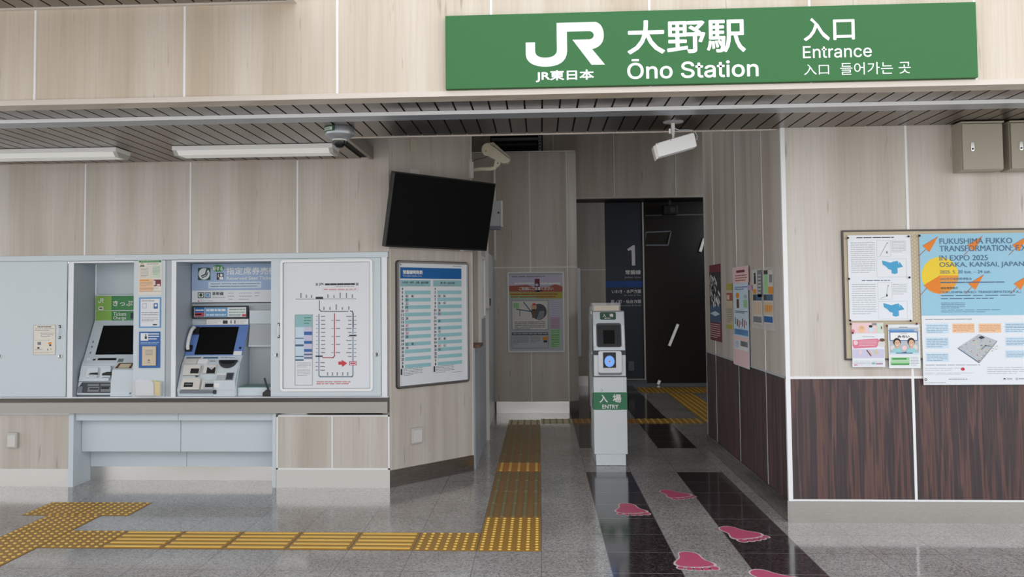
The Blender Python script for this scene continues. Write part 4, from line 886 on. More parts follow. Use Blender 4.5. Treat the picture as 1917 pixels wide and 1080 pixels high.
# ================================================================== TICKET GATE
FG = wallY(8.03)
def gate(name, label, x0, y, front=True):
    """post with a reader head; x0 = left side of the post, y = its front"""
    f = wallY(y); s = thing(name, label, 'ticket gate', (x0+.152, y+.22, 0))
    fs_ = Frame((0, 0, 0), (0, 1, 0), ZA)
    MB(f).box(x0+.016, x0+.290, .002, .107, -.40, -.012, 'gate_white', .004).build('base', s)
    bd = MB(f).box(x0, x0+.306, .107, .815, -.44, 0, 'gate_white', .006).build('post', s)
    hd = MB(fs_).prism([(y+.003, .82), (y+.003, 1.06), (y+.085, 1.425), (y+.40, 1.425), (y+.44, 1.06), (y+.44, .82)], x0+.004, x0+.302, 'silver', .008).build('head', s)
    return s, bd, hd, f
gx = .487
s, bd, hd, f = gate('ticket_gate', 'white entry gate post with a card reader standing on the dark stripe', gx, 8.03)
cG = lambda b, n: P(b, 1090, 560, 6.75, n)
fhd = Frame((0, 8.033, 1.06), XA, (0, .082, .365))
b = MB(f); q = Print(b, 1060, 540, 3.0857, .0).uv(158, 600, 353, 700); b.box(gx-.002, gx+.308, q[2], q[3], -.2, .003, 'label_green'); lb = b.build('entry_label', bd)
b = MB(f); p = P(b, 1060, 540, 3.0857, .0045); p.text('入', 192, 613, 240, 659, 'white', 0, .03).text('場', 268, 611, 318, 659, 'white', 0, .03).text('ENTRY', 208, 671, 302, 694, 'white', 0, .03); b.build('entry_lettering', bd)
b = MB(f); u, v = f.P(1125, 730); b.lathe([(.014, 0), (.014, .006), (.008, .006), (.008, .002), (0, .002)], (u, v), 'chrome', 20); b.build('lock', bd)
b = MB(fhd); q = cG(b, .0).uv(222, 165, 424, 260); b.prism(b.rr(*q, .012), .0, .004, 'dark_green'); b.build('sign_plate', hd)
b = MB(fhd); p = cG(b, .0046); p.text('入', 258, 185, 300, 226, 'white', 0, .02).text('場', 342, 183, 392, 226, 'white', 0, .02).text('ENTRY', 282, 234, 360, 248, 'white', 0, .02); b.build('sign_lettering', hd)
b = MB(fhd); q = cG(b, .0).uv(176, 306, 492, 606); b.prism(b.rr(*q, .018), .0, .010, 'dark_grey'); q = cG(b, .012).uv(190, 330, 486, 604); b.prism(b.rr(*q, .012), .010, .012, 'screen_grey'); q = cG(b, .012).uv(262, 392, 410, 565); b.box(*q, .012, .0125, 'screen'); b.build('display', hd)
b = MB(fhd)
for xa, xb in ((138, 172), (496, 532)):
    q = cG(b, .0).uv(xa, 330, xb, 604); b.box(*q, 0, .008, 'cabinet_edge', .003)
b.build('side_trim', hd)
flo = wallY(8.033)
b = MB(flo); b.box(gx+.004, gx+.302, 1.02, 1.062, 0, .006, 'dark_grey', .002); b.build('dark_band', hd)
b = MB(flo); b.box(gx+.006, gx+.300, .825, 1.018, 0, .008, 'gate_white', .004); b.build('front_panel', hd)
b = MB(flo); q = cG(b, .03).uv(202, 655, 496, 950); b.prism(b.rr(q[0], q[1], q[2]+.015, q[3], .016), .008, .045, 'cabinet_edge', .004); b.prism(b.rr(q[0], q[1], q[2]-.005, q[2]+.02, .012), .008, .035, 'mid_grey', .003); rd = b.build('reader', hd)
b = MB(flo); q = cG(b, .045).uv(262, 672, 426, 872); b.box(*q, .045, .0465, 'black'); u, v = cG(b, .047).p(345, 785); b.disc(u, v, .046, .0465, .049, 'reader_light', 24, .052); b.disc(u, v, .011, .049, .050, 'white', 12); b.dot(u, v, .007, .0504, 'crimson', 10); b.build('card_target', rd)
b = MB(flo); q = cG(b, .05).uv(272, 868, 432, 898); b.box(*q, .045, .055, 'cabinet_edge', .003); b.build('lip', rd)
b = MB(f); q = [f.P(*z) for z in ((1103, 556), (1168, 590))]
b.box(gx+.005, gx+.268, 1.426, 1.50, -.36, -.095, 'clear_plastic'); b.build('cover_hood', hd)
b = MB(f); b.box(gx+.02, gx+.255, 1.427, 1.475, -.34, -.11, 'tan'); b.build('cover_block', hd)
b = MB(f); b.box(gx-.012, gx-.008, .62, 1.43, -.44, -.02, 'clear_plastic'); b.build('side_cover', s)
for z in (.66, 1.02, 1.40): MB(f).box(gx-.012, gx-.001, z, z+.025, -.12, -.08, 'off_white').build('cover_clip', s)
gate('ticket_gate', 'second gate post standing behind the entry gate by the pillar', .652, 11.5)

# ================================================================== FAR END: PLATFORM PANEL AND FITTINGS
s = thing('platform_panel', 'tall navy platform 1 panel with white lettering and a blue stripe', 'sign', (1.48, 15.1, .1))
b = MB(FK); b.box(1.160, 1.815, .12, 3.19, -.018, .006, 'navy'); b.build('panel', s)
b = MB(FK); b.box(1.800, 1.826, .104, 3.19, .0065, .03, 'off_white'); b.build('side_edge', s); b = MB(FK); b.box(1.160, 1.80, .104, .119, .0005, .03, 'off_white'); b.build('bottom_edge', s)
cN = lambda b, n=.007: P(b, 1130, 440, 6.755, n)
b = MB(FK); p = cN(b); q = p.uv(50, 583, 505, 662); b.rect(1.158, 1.80, q[2], q[3], .0068, 'stripe_blue'); b.build('blue_stripe', s)
b = MB(FK); cN(b).poly([(372, 128), (395, 128), (400, 385), (358, 385), (352, 188), (312, 200), (297, 178)], 'sign_white'); b.build('platform_number', s)
b = MB(FK); p = cN(b); p.text('常磐線', 275, 442, 470, 500, 'sign_white', 1, .02).text('Joban Line', 264, 522, 470, 552, 'light_grey', 1); b.build('line_name', s)
b = MB(FK); p = cN(b); p.text('いわき・水戸方面', 105, 690, 474, 738, 'sign_white', 1, .02).text('for Iwaki & Mito', 258, 748, 474, 771, 'light_grey', 1); b.build('lettering', s)
b = MB(FK); p = cN(b); p.text('原ノ町・仙台方面', 90, 818, 474, 866, 'sign_white', 1, .02).text('for Haranomachi & Sendai', 120, 878, 474, 901, 'light_grey', 1); b.build('lettering', s)
a = FK.P(1176, 676, .01); c = FK.P(1187, 694, .01)
tag(MB(FK).rplate(a[0], c[0], c[1], a[1], .02, .007, .035, 'mid_grey').build('outlet_cover'), 'grey outlet cover low on the navy platform panel', 'outlet')
s = thing('speaker', 'small black speaker box hanging at the top of the dark wall', 'speaker', (2.27, 15.0, 3.0))
fsp = wallY(14.8); u0, v1 = fsp.P(1242, 384); u1, v0 = fsp.P(1269, 401)
b = MB(fsp); b.box(u0, u1, v0, v1, -.2, 0, 'black', .01); b.build('housing', s); b = MB(fsp); b.disc((u0+u1)/2+.03, (v0+v1)/2, .045, 0, .006, 'dark_grey'); b.build('grille', s)
b = MB(fsp); b.box((u0+u1)/2-.02, (u0+u1)/2+.02, v1, 3.198, -.12, -.08, 'dark_grey'); b.build('bracket', s)
fd = wallY(15.205)  # lamp reflections on the dark wall, built as faintly glowing strips
for i, (pts, lab) in enumerate(((((1252, 648), (1269, 606)), 'slanted white lamp reflection in the middle of the dark wall'), (((1310, 472), (1318, 446)), 'slanted white lamp reflection high on the dark wall at the passage corner'), (((1231, 720), (1235, 711)), 'short stub of a slanted lamp reflection at the foot of the dark wall'))):
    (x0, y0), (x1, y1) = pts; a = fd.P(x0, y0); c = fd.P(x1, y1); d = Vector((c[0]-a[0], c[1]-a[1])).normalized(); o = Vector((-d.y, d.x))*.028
    s = thing('reflected_lamp', lab, 'light', fd.w(a[0], a[1], 0), 'slanted lamp reflections on the dark wall')
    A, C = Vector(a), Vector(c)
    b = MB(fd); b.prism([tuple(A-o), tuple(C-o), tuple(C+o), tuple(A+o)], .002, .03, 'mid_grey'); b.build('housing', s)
    b = MB(fd); o2 = o*.8; b.prism([tuple(A-o2+d*.01), tuple(C-o2-d*.01), tuple(C+o2-d*.01), tuple(A+o2+d*.01)], .03, .036, 'lamp_reflection'); b.build('diffuser', s)
b = MB(fd); q = [fd.P(*z) for z in ((1209, 435), (1256, 433), (1250, 459), (1206, 459))]  # reflection of a ceiling hatch, built as a thin outline
for i in range(4):
    A, C = Vector(q[i]), Vector(q[(i+1) % 4]); d = (C-A).normalized(); o = Vector((-d.y, d.x))*.012
    b.prism([tuple(A-o), tuple(C-o), tuple(C+o), tuple(A+o)], .003, .02, 'mid_grey')
tag(b.build('reflected_hatch'), 'thin grey slanted outline of a reflected hatch high on the dark wall', 'hatch')
b = MB(Frame((0, 0, 3.197), XA, (0, -1, 0))); a = b.f.P(1126, 377); c = b.f.P(1182, 380); y_ = -a[1]
b.box(a[0], c[0], -14.2, -13.95, 0, .012, 'mid_grey'); b.box(a[0]+.03, c[0]-.03, -14.17, -13.98, .012, .014, 'black'); tag(b.build('ceiling_vent'), 'slim grey vent in the dark ceiling above the navy panel', 'vent')

# ================================================================== RIGHT WALL OF THE PASSAGE: POSTERS
cR = lambda b, n=.003: P(b, 1320, 485, 5.143, n)
def wsheet(name, label, px, mat, n=.004): return sheet(name, label, 'poster', FW, crop(1320, 485, 5.143)(*px), mat, n)
s = wsheet('poster', 'maroon festival poster with white brush lettering, farthest on the passage wall', (40, 62, 152, 770), 'maroon')
b = MB(FW); p = cR(b, .0062); p.rect(45, 130, 148, 560, 'ink', 0).rect(46, 440, 148, 600, 'ink_blue', 1)
rnd = random.Random(4)
for i in range(26):
    x = 52+rnd.random()*80; y = 160+rnd.random()*250; p.stroke([(x, y), (x+rnd.uniform(-10, 22), y+rnd.uniform(20, 60))], rnd.uniform(5, 10), 'white', 2)
p.poly([(50, 520), (100, 500), (146, 530), (100, 550)], 'pale_blue', 3); b.build('picture', s)
b = MB(FW); p = cR(b, .0062); p.lines(52, 610, 145, 750, 7, 'pale_pink', 1, .45, 3, .7); b.build('print', s)
s = wsheet('poster', 'narrow yellow green poster half hidden behind the long pink poster', (203, 232, 266, 672), 'tan')
b = MB(FW); p = cR(b, .0062); p.rect(204, 236, 262, 300, 'olive', 0).rect(206, 325, 262, 400, 'rust', 0).rect(210, 345, 235, 390, 'pale_pink', 1).lines(208, 470, 262, 610, 8, 'ink_soft', 1, .5, 3).rect(206, 625, 262, 668, 'olive', 0); b.build('print', s)
s = wsheet('poster', 'long white and pink poster hanging lowest on the passage wall', (265, 82, 420, 1005), 'pale_blue', .012)
b = MB(FW); p = cR(b, .0142); p.rect(266, 84, 419, 235, 'pale_pink', 0).lines(300, 105, 380, 140, 1, 'maroon', 1, .9, 2, 1, .05).lines(290, 150, 402, 220, 3, 'rust', 1, .5, 3, .9); b.build('heading', s)
b = MB(FW); p = cR(b, .0142); p.lines(285, 262, 405, 300, 2, 'poster_blue', 1, .5, 4).lines(290, 490, 410, 520, 2, 'ink', 1, .5, 5).rect(282, 665, 415, 720, 'frame_blue', 0).lines(290, 672, 410, 715, 3, 'poster_blue', 1, .5, 6); b.build('print', s)
b = MB(FW); p = cR(b, .0142); p.oval(312, 350, 17, 28, 'amber').rect(302, 385, 326, 470, 'brown').oval(388, 360, 16, 20, 'light_grey').rect(368, 390, 405, 465, 'mint')
for i in range(7): p.rect(288+i*17, 560+(i*13) % 40, 298+i*17, 625+(i*17) % 45, ('ink_soft', 'brown', 'ink_red')[i % 3])
b.build('picture', s)
b = MB(FW); p = cR(b, .0142); p.rect(268, 730, 419, 1003, 'pale_pink', 0).rect(285, 770, 415, 858, 'paper', 1).lines(290, 780, 330, 850, 5, 'frame_blue', 2, .5, 7).lines(342, 770, 412, 850, 1, 'ink', 2, .8, 8, 1, .3); b.build('lower_print', s)
s = wsheet('tag', 'tiny pink card stuck beside the long pink poster', (408, 250, 450, 300), 'mauve', .013)
s['category'] = 'card'
s = wsheet('clear_holder', 'clear wall holder with two leaflets nearest the passage entrance', (448, 100, 668, 660), 'clear_plastic', .004)
s['category'] = 'holder'
for k, (x0, x1) in enumerate(((458, 548), (560, 655))):
    z = s = wsheet('leaflet', ('leaflet with a dark figure in the left half of the clear holder', 'leaflet with an orange band in the right half of the clear holder')[k], (x0, 108, x1, 618), 'off_white', .0062)
    s['category'] = 'leaflet'; s['group'] = 'leaflets in the clear holder'
    b = MB(FW); p = cR(b, .0084); p.rect(x0+3, 340, x1-3, 398, 'ink_blue', 0).rect(x0+3, 346, x0+30, 395, 'dark_grey', 1).rect(x0+5, 412, x1-5, 530, 'tan', 0).rect(x0+5, 548, x1-5, 605, 'poster_blue' if k else 'mid_grey', 0)
    if k: p.rect(x0+4, 110, x0+42, 335, 'mint', 0).rect(x0+4, 110, x0+42, 148, 'dark_grey', 1).rect(x0+46, 265, x1-3, 335, 'amber', 0).lines(x0+55, 125, x0+85, 250, 1, 'ink_soft', 1, .8, 3, 1); p.lines(x0+15, 425, x1-8, 520, 1, 'amber', 1, .9, 5, 1, .4)
    else: p.rect(x0+42, 108, x1-2, 365, 'mid_grey', 0).lines(x0+50, 140, x1-10, 340, 6, 'off_white', 1, .6, 3).oval(x0+18, 145, 10, 14, 'ink', 0).rect(x0+10, 160, x0+30, 240, 'ink', 0).rect(x0+5, 290, x0+35, 335, 'amber', 0)
    b.build('print', s)

# ================================================================== RIGHT FRONT WALL: BULLETIN BOARD, BOXES
cW = lambda b, n: P(b, 1560, 420, 3.485, n)
u0, v1 = FR_.P(1576, 431, .02); _, v0 = FR_.P(1582, 674.5, .02); u1 = 3.90
s = thing('bulletin_board', 'wide cork coloured bulletin board with a dark frame on the right wall', 'bulletin board', ((u0+u1)/2, YR, v0))
b = MB(FR_); b.box(u0+.008, u1-.008, v0+.008, v1-.008, .001, .009, 'cork'); b.build('board', s)
b = MB(FR_); b.ring(u0, u1, v0, v1, .006, .012, .001, .013, 'dark_frame'); b.build('frame', s)
b = MB(FR_)
for i in range(34):
    for k in range(3): b.dot(2.575+k*.017, v0+.03+i*.026+(k % 2)*.013, .006, .0096, 'tan', 6)
b.build('hole_pattern', s)
def bsheet(name, label, cat, px, mat, n=.016): return sheet(name, label, cat, FR_, crop(1560, 420, 3.485)(*px), mat, n)
s = bsheet('notice', 'white notice with two blue area maps, top left on the bulletin board', 'notice', (92, 72, 510, 630), 'paper')
b = MB(FR_); p = cW(b, .0182); p.lines(150, 82, 395, 92, 1, 'ink', 1, .7, 3, 1).lines(112, 115, 272, 320, 15, 'ink_soft', 1, .22, 4).lines(185, 362, 370, 372, 1, 'ink_blue', 1, .6, 5, 1).lines(120, 385, 278, 590, 14, 'ink_soft', 1, .2, 6).lines(378, 105, 475, 185, 8, 'ink_soft', 1, .25, 7).lines(385, 385, 480, 460, 6, 'ink_soft', 1, .22, 8); b.build('print', s)
land = [(318, 236), (345, 242), (372, 250), (395, 242), (420, 238), (425, 260), (455, 276), (440, 280), (418, 285), (420, 318), (400, 324), (380, 318), (380, 298), (360, 292), (345, 275), (322, 262)]
b = MB(FR_); p = cW(b, .0182)
for dx, dy in ((0, 0), (8, 278)):
    p.poly([(x+dx, y+dy) for x, y in land], 'map_blue', 1).poly([(425+dx, 246+dy), (436+dx, 250+dy), (456+dx, 278+dy), (432+dx, 268+dy)], 'map_blue', 2)
b.build('area_maps', s)
b = MB(FR_); p = cW(b, .0182)
for x0, y0, x1, y1 in ((282, 104, 374, 212), (282, 226, 478, 345), (288, 378, 384, 490), (292, 502, 484, 618)): p.frame(x0, y0, x1, y1, 1.5, 'light_grey', 0)
p.stroke([(350, 122), (305, 205)], 2, 'mid_grey', 1).stroke([(358, 400), (345, 470), (310, 482)], 2, 'mid_grey', 1).rect(345, 455, 354, 470, 'ink', 2).rect(345, 175, 354, 190, 'ink_soft', 2).oval(352, 122, 4, 4, 'ink_soft', 2).oval(358, 400, 4, 4, 'ink_soft', 2); b.build('diagrams', s)
cF = lambda b, n: P(b, 1580, 590, 9.82, n)
def fsheet(name, label, px, mat, n): return sheet(name, label, 'flyer', FR_, crop(1580, 590, 9.82)(*px), mat, n)
s = fsheet('flyer', 'pale flyer with baby pictures partly covered by the pink banner flyer', (135, 140, 725, 345), 'pale_pink', .016)
b = MB(FR_); p = cF(b, .0182); p.oval(325, 255, 62, 72, 'peach').oval(325, 230, 35, 30, 'skin', 2).oval(500, 250, 48, 60, 'pale_blue').oval(490, 205, 34, 24, 'hair', 2).rect(515, 145, 600, 185, 'ink_soft', 2).rect(600, 150, 720, 330, 'pale_green').oval(690, 230, 12, 30, 'brown', 2).oval(165, 290, 30, 30, 'pink', 2); b.build('picture', s)
s = fsheet('flyer', 'white flyer with a bright pink banner below the map notice', (140, 335, 748, 955), 'paper', .020)
b = MB(FR_); p = cF(b, .0222); p.poly([(158, 455), (620, 430), (655, 470), (620, 560), (600, 590), (185, 612), (158, 560)], 'pink', 0).lines(275, 460, 600, 570, 4, 'pale_pink', 1, .4, 3, .9, .05).oval(215, 505, 42, 45, 'pale_pink', 1).lines(340, 388, 560, 408, 1, 'ink_soft', 1, .5, 4, 1); bn = b.build('banner', s)
b = MB(FR_); p = cF(b, .0222); p.rect(160, 625, 740, 790, 'lavender', 0).oval(700, 455, 50, 30, 'brown', 1).oval(690, 530, 70, 55, 'off_white', 1).oval(300, 680, 25, 45, 'pale_pink', 1).stroke([(425, 650), (490, 740)], 22, 'brown', 1).stroke([(470, 650), (510, 750)], 16, 'skin', 1).poly([(530, 660), (610, 620), (640, 710), (560, 730)], 'cream_plastic', 1); b.build('picture', s)
b = MB(FR_); p = cF(b, .0222); p.lines(180, 830, 720, 925, 4, 'ink_soft', 1, .22, 5).rect(590, 882, 712, 910, 'mauve', 1).rect(510, 870, 570, 900, 'pale_teal', 1).rect(185, 905, 245, 925, 'pink', 1); b.build('print', s)
s = fsheet('flyer', 'blue and green flyer with two smiling portraits beside the pink banner flyer', (805, 172, 1398, 975), 'paper', .018)
b = MB(FR_); p = cF(b, .0202); p.rect(830, 230, 1375, 720, 'light_grey', 0).rect(820, 262, 1290, 302, 'frame_blue', 1).rect(835, 302, 1358, 470, 'poster_blue', 1).rect(850, 318, 1342, 456, 'white', 2).oval(895, 600, 45, 50, 'off_white', 1).oval(1310, 590, 45, 50, 'off_white', 1).oval(1110, 600, 45, 45, 'pale_pink', 1); b.build('heading_field', s)
b = MB(FR_); p = cF(b, .0226); p.text('みらい', 985, 368, 1205, 416, 'ink', 1, .05).lines(1035, 335, 1160, 348, 1, 'ink_soft', 1, .6, 3, 1).lines(1015, 210, 1170, 232, 1, 'ink_soft', 1, .7, 4, 1); b.build('lettering', s)
for x, y in ((975, 500), (1235, 495)):
    b = MB(FR_); p = cF(b, .0226); p.poly([(x-90, 690), (x-70, 620), (x-20, 595), (x+30, 595), (x+80, 620), (x+95, 690)], 'pale_teal', 0).rect(x-20, 570, x+25, 610, 'skin', 1).oval(x, y-10, 68, 72, 'hair', 1).oval(x+4, y+18, 50, 64, 'skin', 2).rect(x-24, y+2, x-10, y+9, 'hair', 3).rect(x+14, y+2, x+28, y+9, 'hair', 3).oval(x+3, y+52, 18, 7, 'white', 3); b.build('portrait', s)
b = MB(FR_); p = cF(b, .0208); p.poly([(955, 650), (1000, 640), (1030, 690), (1260, 650), (1262, 705), (955, 705)], 'ink_blue', 2).rect(860, 775, 1205, 835, 'mint', 0).rect(860, 845, 1205, 920, 'mint', 0).rect(890, 790, 1150, 815, 'deep_green', 1).rect(870, 890, 1200, 912, 'deep_green', 1).lines(1220, 760, 1370, 930, 6, 'ink_soft', 1, .25, 5).rect(830, 690, 1385, 722, 'pale_blue', 1); b.build('print', s)

# the large poster
pu0, pv1 = FR_.P(1722.5, 438, .02); _, pv0 = FR_.P(1727, 720.5, .02); pu0 = (pu0+FR_.P(1727, 720, .02)[0])/2; pu1 = pu0+.735
s = thing('poster', 'large light blue exhibition poster with orange arrows and a yellow disc', 'poster', ((pu0+pu1)/2, YR-.02, pv0))
b = MB(FR_); b.box(pu0, pu1, pv0, pv1, .018, .020, 'paper'); b.build('sheet', s)
NB = .0206; pl = lambda b, l=0: P(b, 1720, 435, 8.31, NB+l*.0005)
vb = FR_.P(1727, 591, .02)[1]
b = MB(FR_); b.rect(pu0+.001, pu1-.001, vb, pv1-.001, NB, 'sky_blue'); b.build('blue_field', s)
b = MB(FR_); p = pl(b, 1)
disc_ = [(330+290*math.cos(2*math.pi*(i+.3)/14), 668+290*math.sin(2*math.pi*(i+.3)/14)) for i in range(14)]
p.poly(disc_, 'yellow', 0).poly([(330, 668)]+[(330+290*math.cos(a_), 668+290*math.sin(a_)) for a_ in (.0, .35, .8, 1.25, 1.6, 2.0, 2.3, 2.5)], 'amber', 1).poly([(330, 668), (75, 825), (180, 905), (340, 955)], 'orange', 2).stroke([(125, 865), (35, 965)], 9, 'rust', 2); b.build('umbrella_disc', s)
for dx, dy in ((0, 0), (695, -8), (1395, -10), (715, 590), (1420, 590)):
    b = MB(FR_); p = pl(b, 3); p.poly([(60+dx, 210+dy), (298+dx, 68+dy), (165+dx, 305+dy)], 'orange', 0).stroke([(105+dx, 265+dy), (10+dx, 360+dy)], 9, 'rust', 0).stroke([(60+dx, 210+dy), (298+dx, 68+dy)], 5, 'rust', 1); b.build('arrow', s)
for t, q in (('FUKUSHIMA FUKKO', (322, 95, 1455, 182)), ('TRANSFORMATION: F.X.', (322, 207, 1700, 298)), ('IN EXPO 2025', (322, 358, 1075, 440)), ('OSAKA, KANSAI, JAPAN', (322, 465, 1640, 560)), ('2025. 5. 20 tue. – 24 sat.', (330, 590, 1120, 640))):
    b = MB(FR_); pl(b, 5).text(t, *q, 'ink_blue'); b.build('title_line', s)
b = MB(FR_); p = pl(b, 5); p.text('2025年日本国際博覧会', 335, 705, 825, 745, 'ink_blue', 1).lines(335, 765, 1335, 795, 1, 'ink_blue', 1, .7, 3, 1, .05).text('福島復興展示', 340, 848, 610, 885, 'ink', 1).text('「FUKUSHIMA FUKKO: TRANSFORMATION, F.X.」', 345, 905, 1590, 955, 'ink_blue', 1).lines(345, 970, 1520, 1000, 1, 'ink_blue', 1, .5, 4, 1).lines(345, 1015, 1165, 1045, 1, 'ink_blue', 1, .5, 5, 1); b.build('subtitle', s)
pq = lambda b, l=0: P(b, 1720, 580, 7.2, NB+l*.0005)
b = MB(FR_); p = cW(b, NB+.0025); p.lines(703, 508, 860, 550, 4, 'ink_blue', 1, .35, 3).lines(703, 553, 1090, 577, 2, 'ink_blue', 1, .25, 4); b.build('details', s)
for x0, y0, x1, y1 in ((90, 185, 405, 320), (90, 370, 405, 520), (95, 580, 405, 700), (1155, 170, 1480, 310), (1165, 365, 1480, 490), (1165, 545, 1480, 650)):
    b = MB(FR_); pq(b, 0).rect(x0, y0, x1, y1, 'pale_blue', 0).lines(x0+15, y0+14, x1-15, y1-10, 5, 'ink_blue', 1, .3, x0); b.build('blue_text_box', s)
for x0, x1 in ((450, 752), (805, 1112)):
    b = MB(FR_); pq(b, 0).rect(x0, 185, x1, 308, 'peach', 0).lines(x0+15, 195, x1-15, 295, 4, 'rust', 1, .28, x0); b.build('orange_text_box', s)
b = MB(FR_); p = pq(b, 0); p.poly([(812, 325), (1055, 415), (815, 705), (525, 510)], 'light_grey', 0).poly([(525, 510), (815, 705), (812, 718), (525, 522)], 'ink_blue', 1).poly([(815, 705), (1055, 415), (1055, 430), (815, 718)], 'mid_grey', 1)
rnd = random.Random(11)
for i in range(120):
    a_, c_ = rnd.random(), rnd.random(); x = 525+(812-525)*a_+(815-525)*c_*.93+10; y = 510+(325-510)*a_+(705-510)*c_*.93
    sz = rnd.uniform(5, 13); p.poly([(x, y-sz*.6), (x+sz, y), (x, y+sz*.6), (x-sz, y)], ('mint', 'pale_green', 'pale_pink', 'ink_soft', 'off_white', 'rust', 'frame_blue', 'peach')[i % 8], 1+i % 3)
p.poly([(800, 370), (850, 350), (890, 375), (840, 395)], 'ink', 5).stroke([(850, 530), (900, 480), (970, 490)], 14, 'ink_soft', 4); b.build('site_model_picture', s)
b = MB(FR_); p = pq(b, 0); p.lines(85, 115, 715, 140, 1, 'ink_soft', 1, .45, 3, 1, .1).lines(90, 735, 830, 755, 1, 'ink_soft', 1, .5, 4, 1, .1).lines(80, 775, 560, 825, 2, 'ink_soft', 1, .18, 5).lines(80, 842, 740, 880, 2, 'ink_soft', 1, .2, 6).lines(920, 765, 1450, 870, 4, 'ink_soft', 1, .2, 7).lines(405, 925, 655, 945, 1, 'ink_soft', 1, .6, 8, 1).lines(75, 978, 370, 990, 1, 'ink_soft', 1, .5, 9, 1).oval(594, 798, 26, 22, 'crimson', 1).oval(95, 940, 18, 18, 'ink', 1).oval(95, 940, 10, 10, 'paper', 2).poly([(1135, 935), (1155, 915), (1178, 935)], 'ink', 1).oval(1322, 930, 14, 16, 'mid_grey', 1).oval(1322, 930, 8, 9, 'paper', 2).lines(1345, 918, 1440, 940, 1, 'ink_soft', 1, .6, 10, 1).lines(1190, 918, 1260, 940, 1, 'ink_soft', 1, .6, 11, 1); b.build('print', s)
# push pins
for x, y, lab, k in ((96, 88, 'black push pin at the top left corner of the two map notice', 'black'), (492, 78, 'dark push pin at the top right corner of the two map notice', 'black'), (103, 355, 'black push pin halfway down the left edge of the two map notice', 'black'), (498, 346, 'black push pin halfway down the right edge of the two map notice', 'black'),
                  (111, 627, 'black push pin at the bottom left corner of the two map notice', 'black'), (505, 629, 'black push pin at the bottom right corner of the two map notice', 'black'), (114, 650, 'black push pin at the top left of the baby picture flyer', 'black'),
                  (351, 661, 'maroon push pin at the top left of the portrait flyer', 'maroon'), (545, 648, 'maroon push pin at the top right of the portrait flyer', 'maroon'), (127, 708, 'dark red push pin at the top left of the pink banner flyer', 'maroon'), (563, 74, 'black push pin at the top left corner of the large blue poster', 'black')):
    nn = .0225 if x != 127 else .024
    u, v = FR_.P(1560+x/3.485, 420+y/3.485, .03); b = MB(FR_); b.lathe([(0, nn+.011), (.006, nn+.010), (.0075, nn+.006), (.004, nn+.002), (.004, nn-.004)], (u, v), k, 12)
    tag(b.build('push_pin'), lab, 'push pin', 'push pins on the bulletin board')
# steel boxes
for i, (x0, lab) in enumerate(((2.868, 'beige steel cabinet box on the right wall, left one under the soffit'), (3.187, 'beige steel cabinet box on the right wall, cut off by the picture edge'))):
    s = thing('electrical_box', lab, 'electrical box', (x0+.14, YR, 2.395), 'steel boxes under the soffit'); w_ = .262
    b = MB(FR_); b.box(x0, x0+w_+.01, 2.395, 2.722, .001, .125, 'panel_beige', .004); b.box(x0-.006, x0+w_+.016, 2.716, 2.728, .001, .15, 'panel_beige', .003); b.build('body', s)
    d = MB(FR_).box(x0+.004, x0+w_+.006, 2.40, 2.712, .127, .145, 'panel_beige', .004).build('door', s)
    b = MB(FR_); b.rplate(x0+.055, x0+.078, 2.525, 2.585, .010, .145, .150, 'chrome'); b.disc(x0+.0665, 2.540, .006, .150, .154, 'ink', 12); b.build('latch', d)

# ================================================================== CEILING FITTINGS
CE = Frame((0, 0, 0), (0, -1, 0), ZA)     # u = -Y, v = Z, n = -X   (for lamp sections)
def batten(label, x0, x1):
    s = thing('batten_light', label, 'light', ((x0+x1)/2, 6.42, 2.67), 'batten lights on the soffit')
    f = Frame((0, 0, 0), (0, 1, 0), ZA)
    b = MB(f); b.prism([(6.325, 2.733), (6.325, 2.700), (6.56, 2.700), (6.56, 2.733)], x0, x1, 'lamp_white', .003); b.build('housing', s)
    b = MB(f); b.prism([(6.335, 2.700), (6.375, 2.668), (6.52, 2.668), (6.55, 2.700)], x0+.03, x1-.03, 'batten_glow', .003); b.build('diffuser', s)
    for xa, xb in ((x0, x0+.03), (x1-.03, x1)): b = MB(f); b.prism([(6.333, 2.700), (6.373, 2.666), (6.522, 2.666), (6.552, 2.700)], xa, xb, 'grey_plate', .002); b.build('end_cap', s)
batten('slim white batten light on the left soffit near the dome camera', -2.775, -1.545)
batten('slim white batten light on the left soffit at the picture edge', -4.45, -3.21)
fD = wallY(5.78); zc = lambda y: fD.P(640, 225+y/18)[1]
dx, dy = fD.P(635.5, 250)[0], 5.78
s = thing('dome_camera', 'silver dome security camera with a green label under the soffit', 'camera', (dx, dy, 2.61))
WF = WORLD
b = MB(WF); b.lathe([(0, 2.7345), (.088, 2.7345), (.088, 2.722), (.06, 2.722)], (dx, dy), 'off_white', 36); b.build('mount_plate', s)
b = MB(WF); b.lathe([(.06, zc(190)), (.101, zc(205)), (.101, zc(490)), (.098, zc(520)), (.060, zc(640)), (.045, zc(660)), (0, zc(660))], (dx, dy), 'silver', 40); b.build('housing', s)
b = MB(WF); r0 = zc(670)-zc(925); b.lathe([(.050, zc(650)), (.050, zc(672)), (.048, zc(690)), (.044, zc(700))], (dx, dy), 'off_white', 32); b.build('dome_ring', s)
b = MB(WF); b.lathe([(.044*math.cos(a_), zc(700)-.044*1.15*math.sin(a_)) for a_ in [i*math.pi/20 for i in range(11)]], (dx, dy), 'lens', 32); b.build('dome', s)
b = MB(WF); pts = []; z1, z0 = zc(262), zc(432)
for i in range(13):
    a_ = math.radians(180+10+i*6.3); pts += [(dx+.1025*math.cos(a_), dy+.1025*math.sin(a_), z0), (dx+.1025*math.cos(a_), dy+.1025*math.sin(a_), z1)]
b.add(pts, [(2*i, 2*i+2, 2*i+3, 2*i+1) for i in range(12)], 'dark_green')
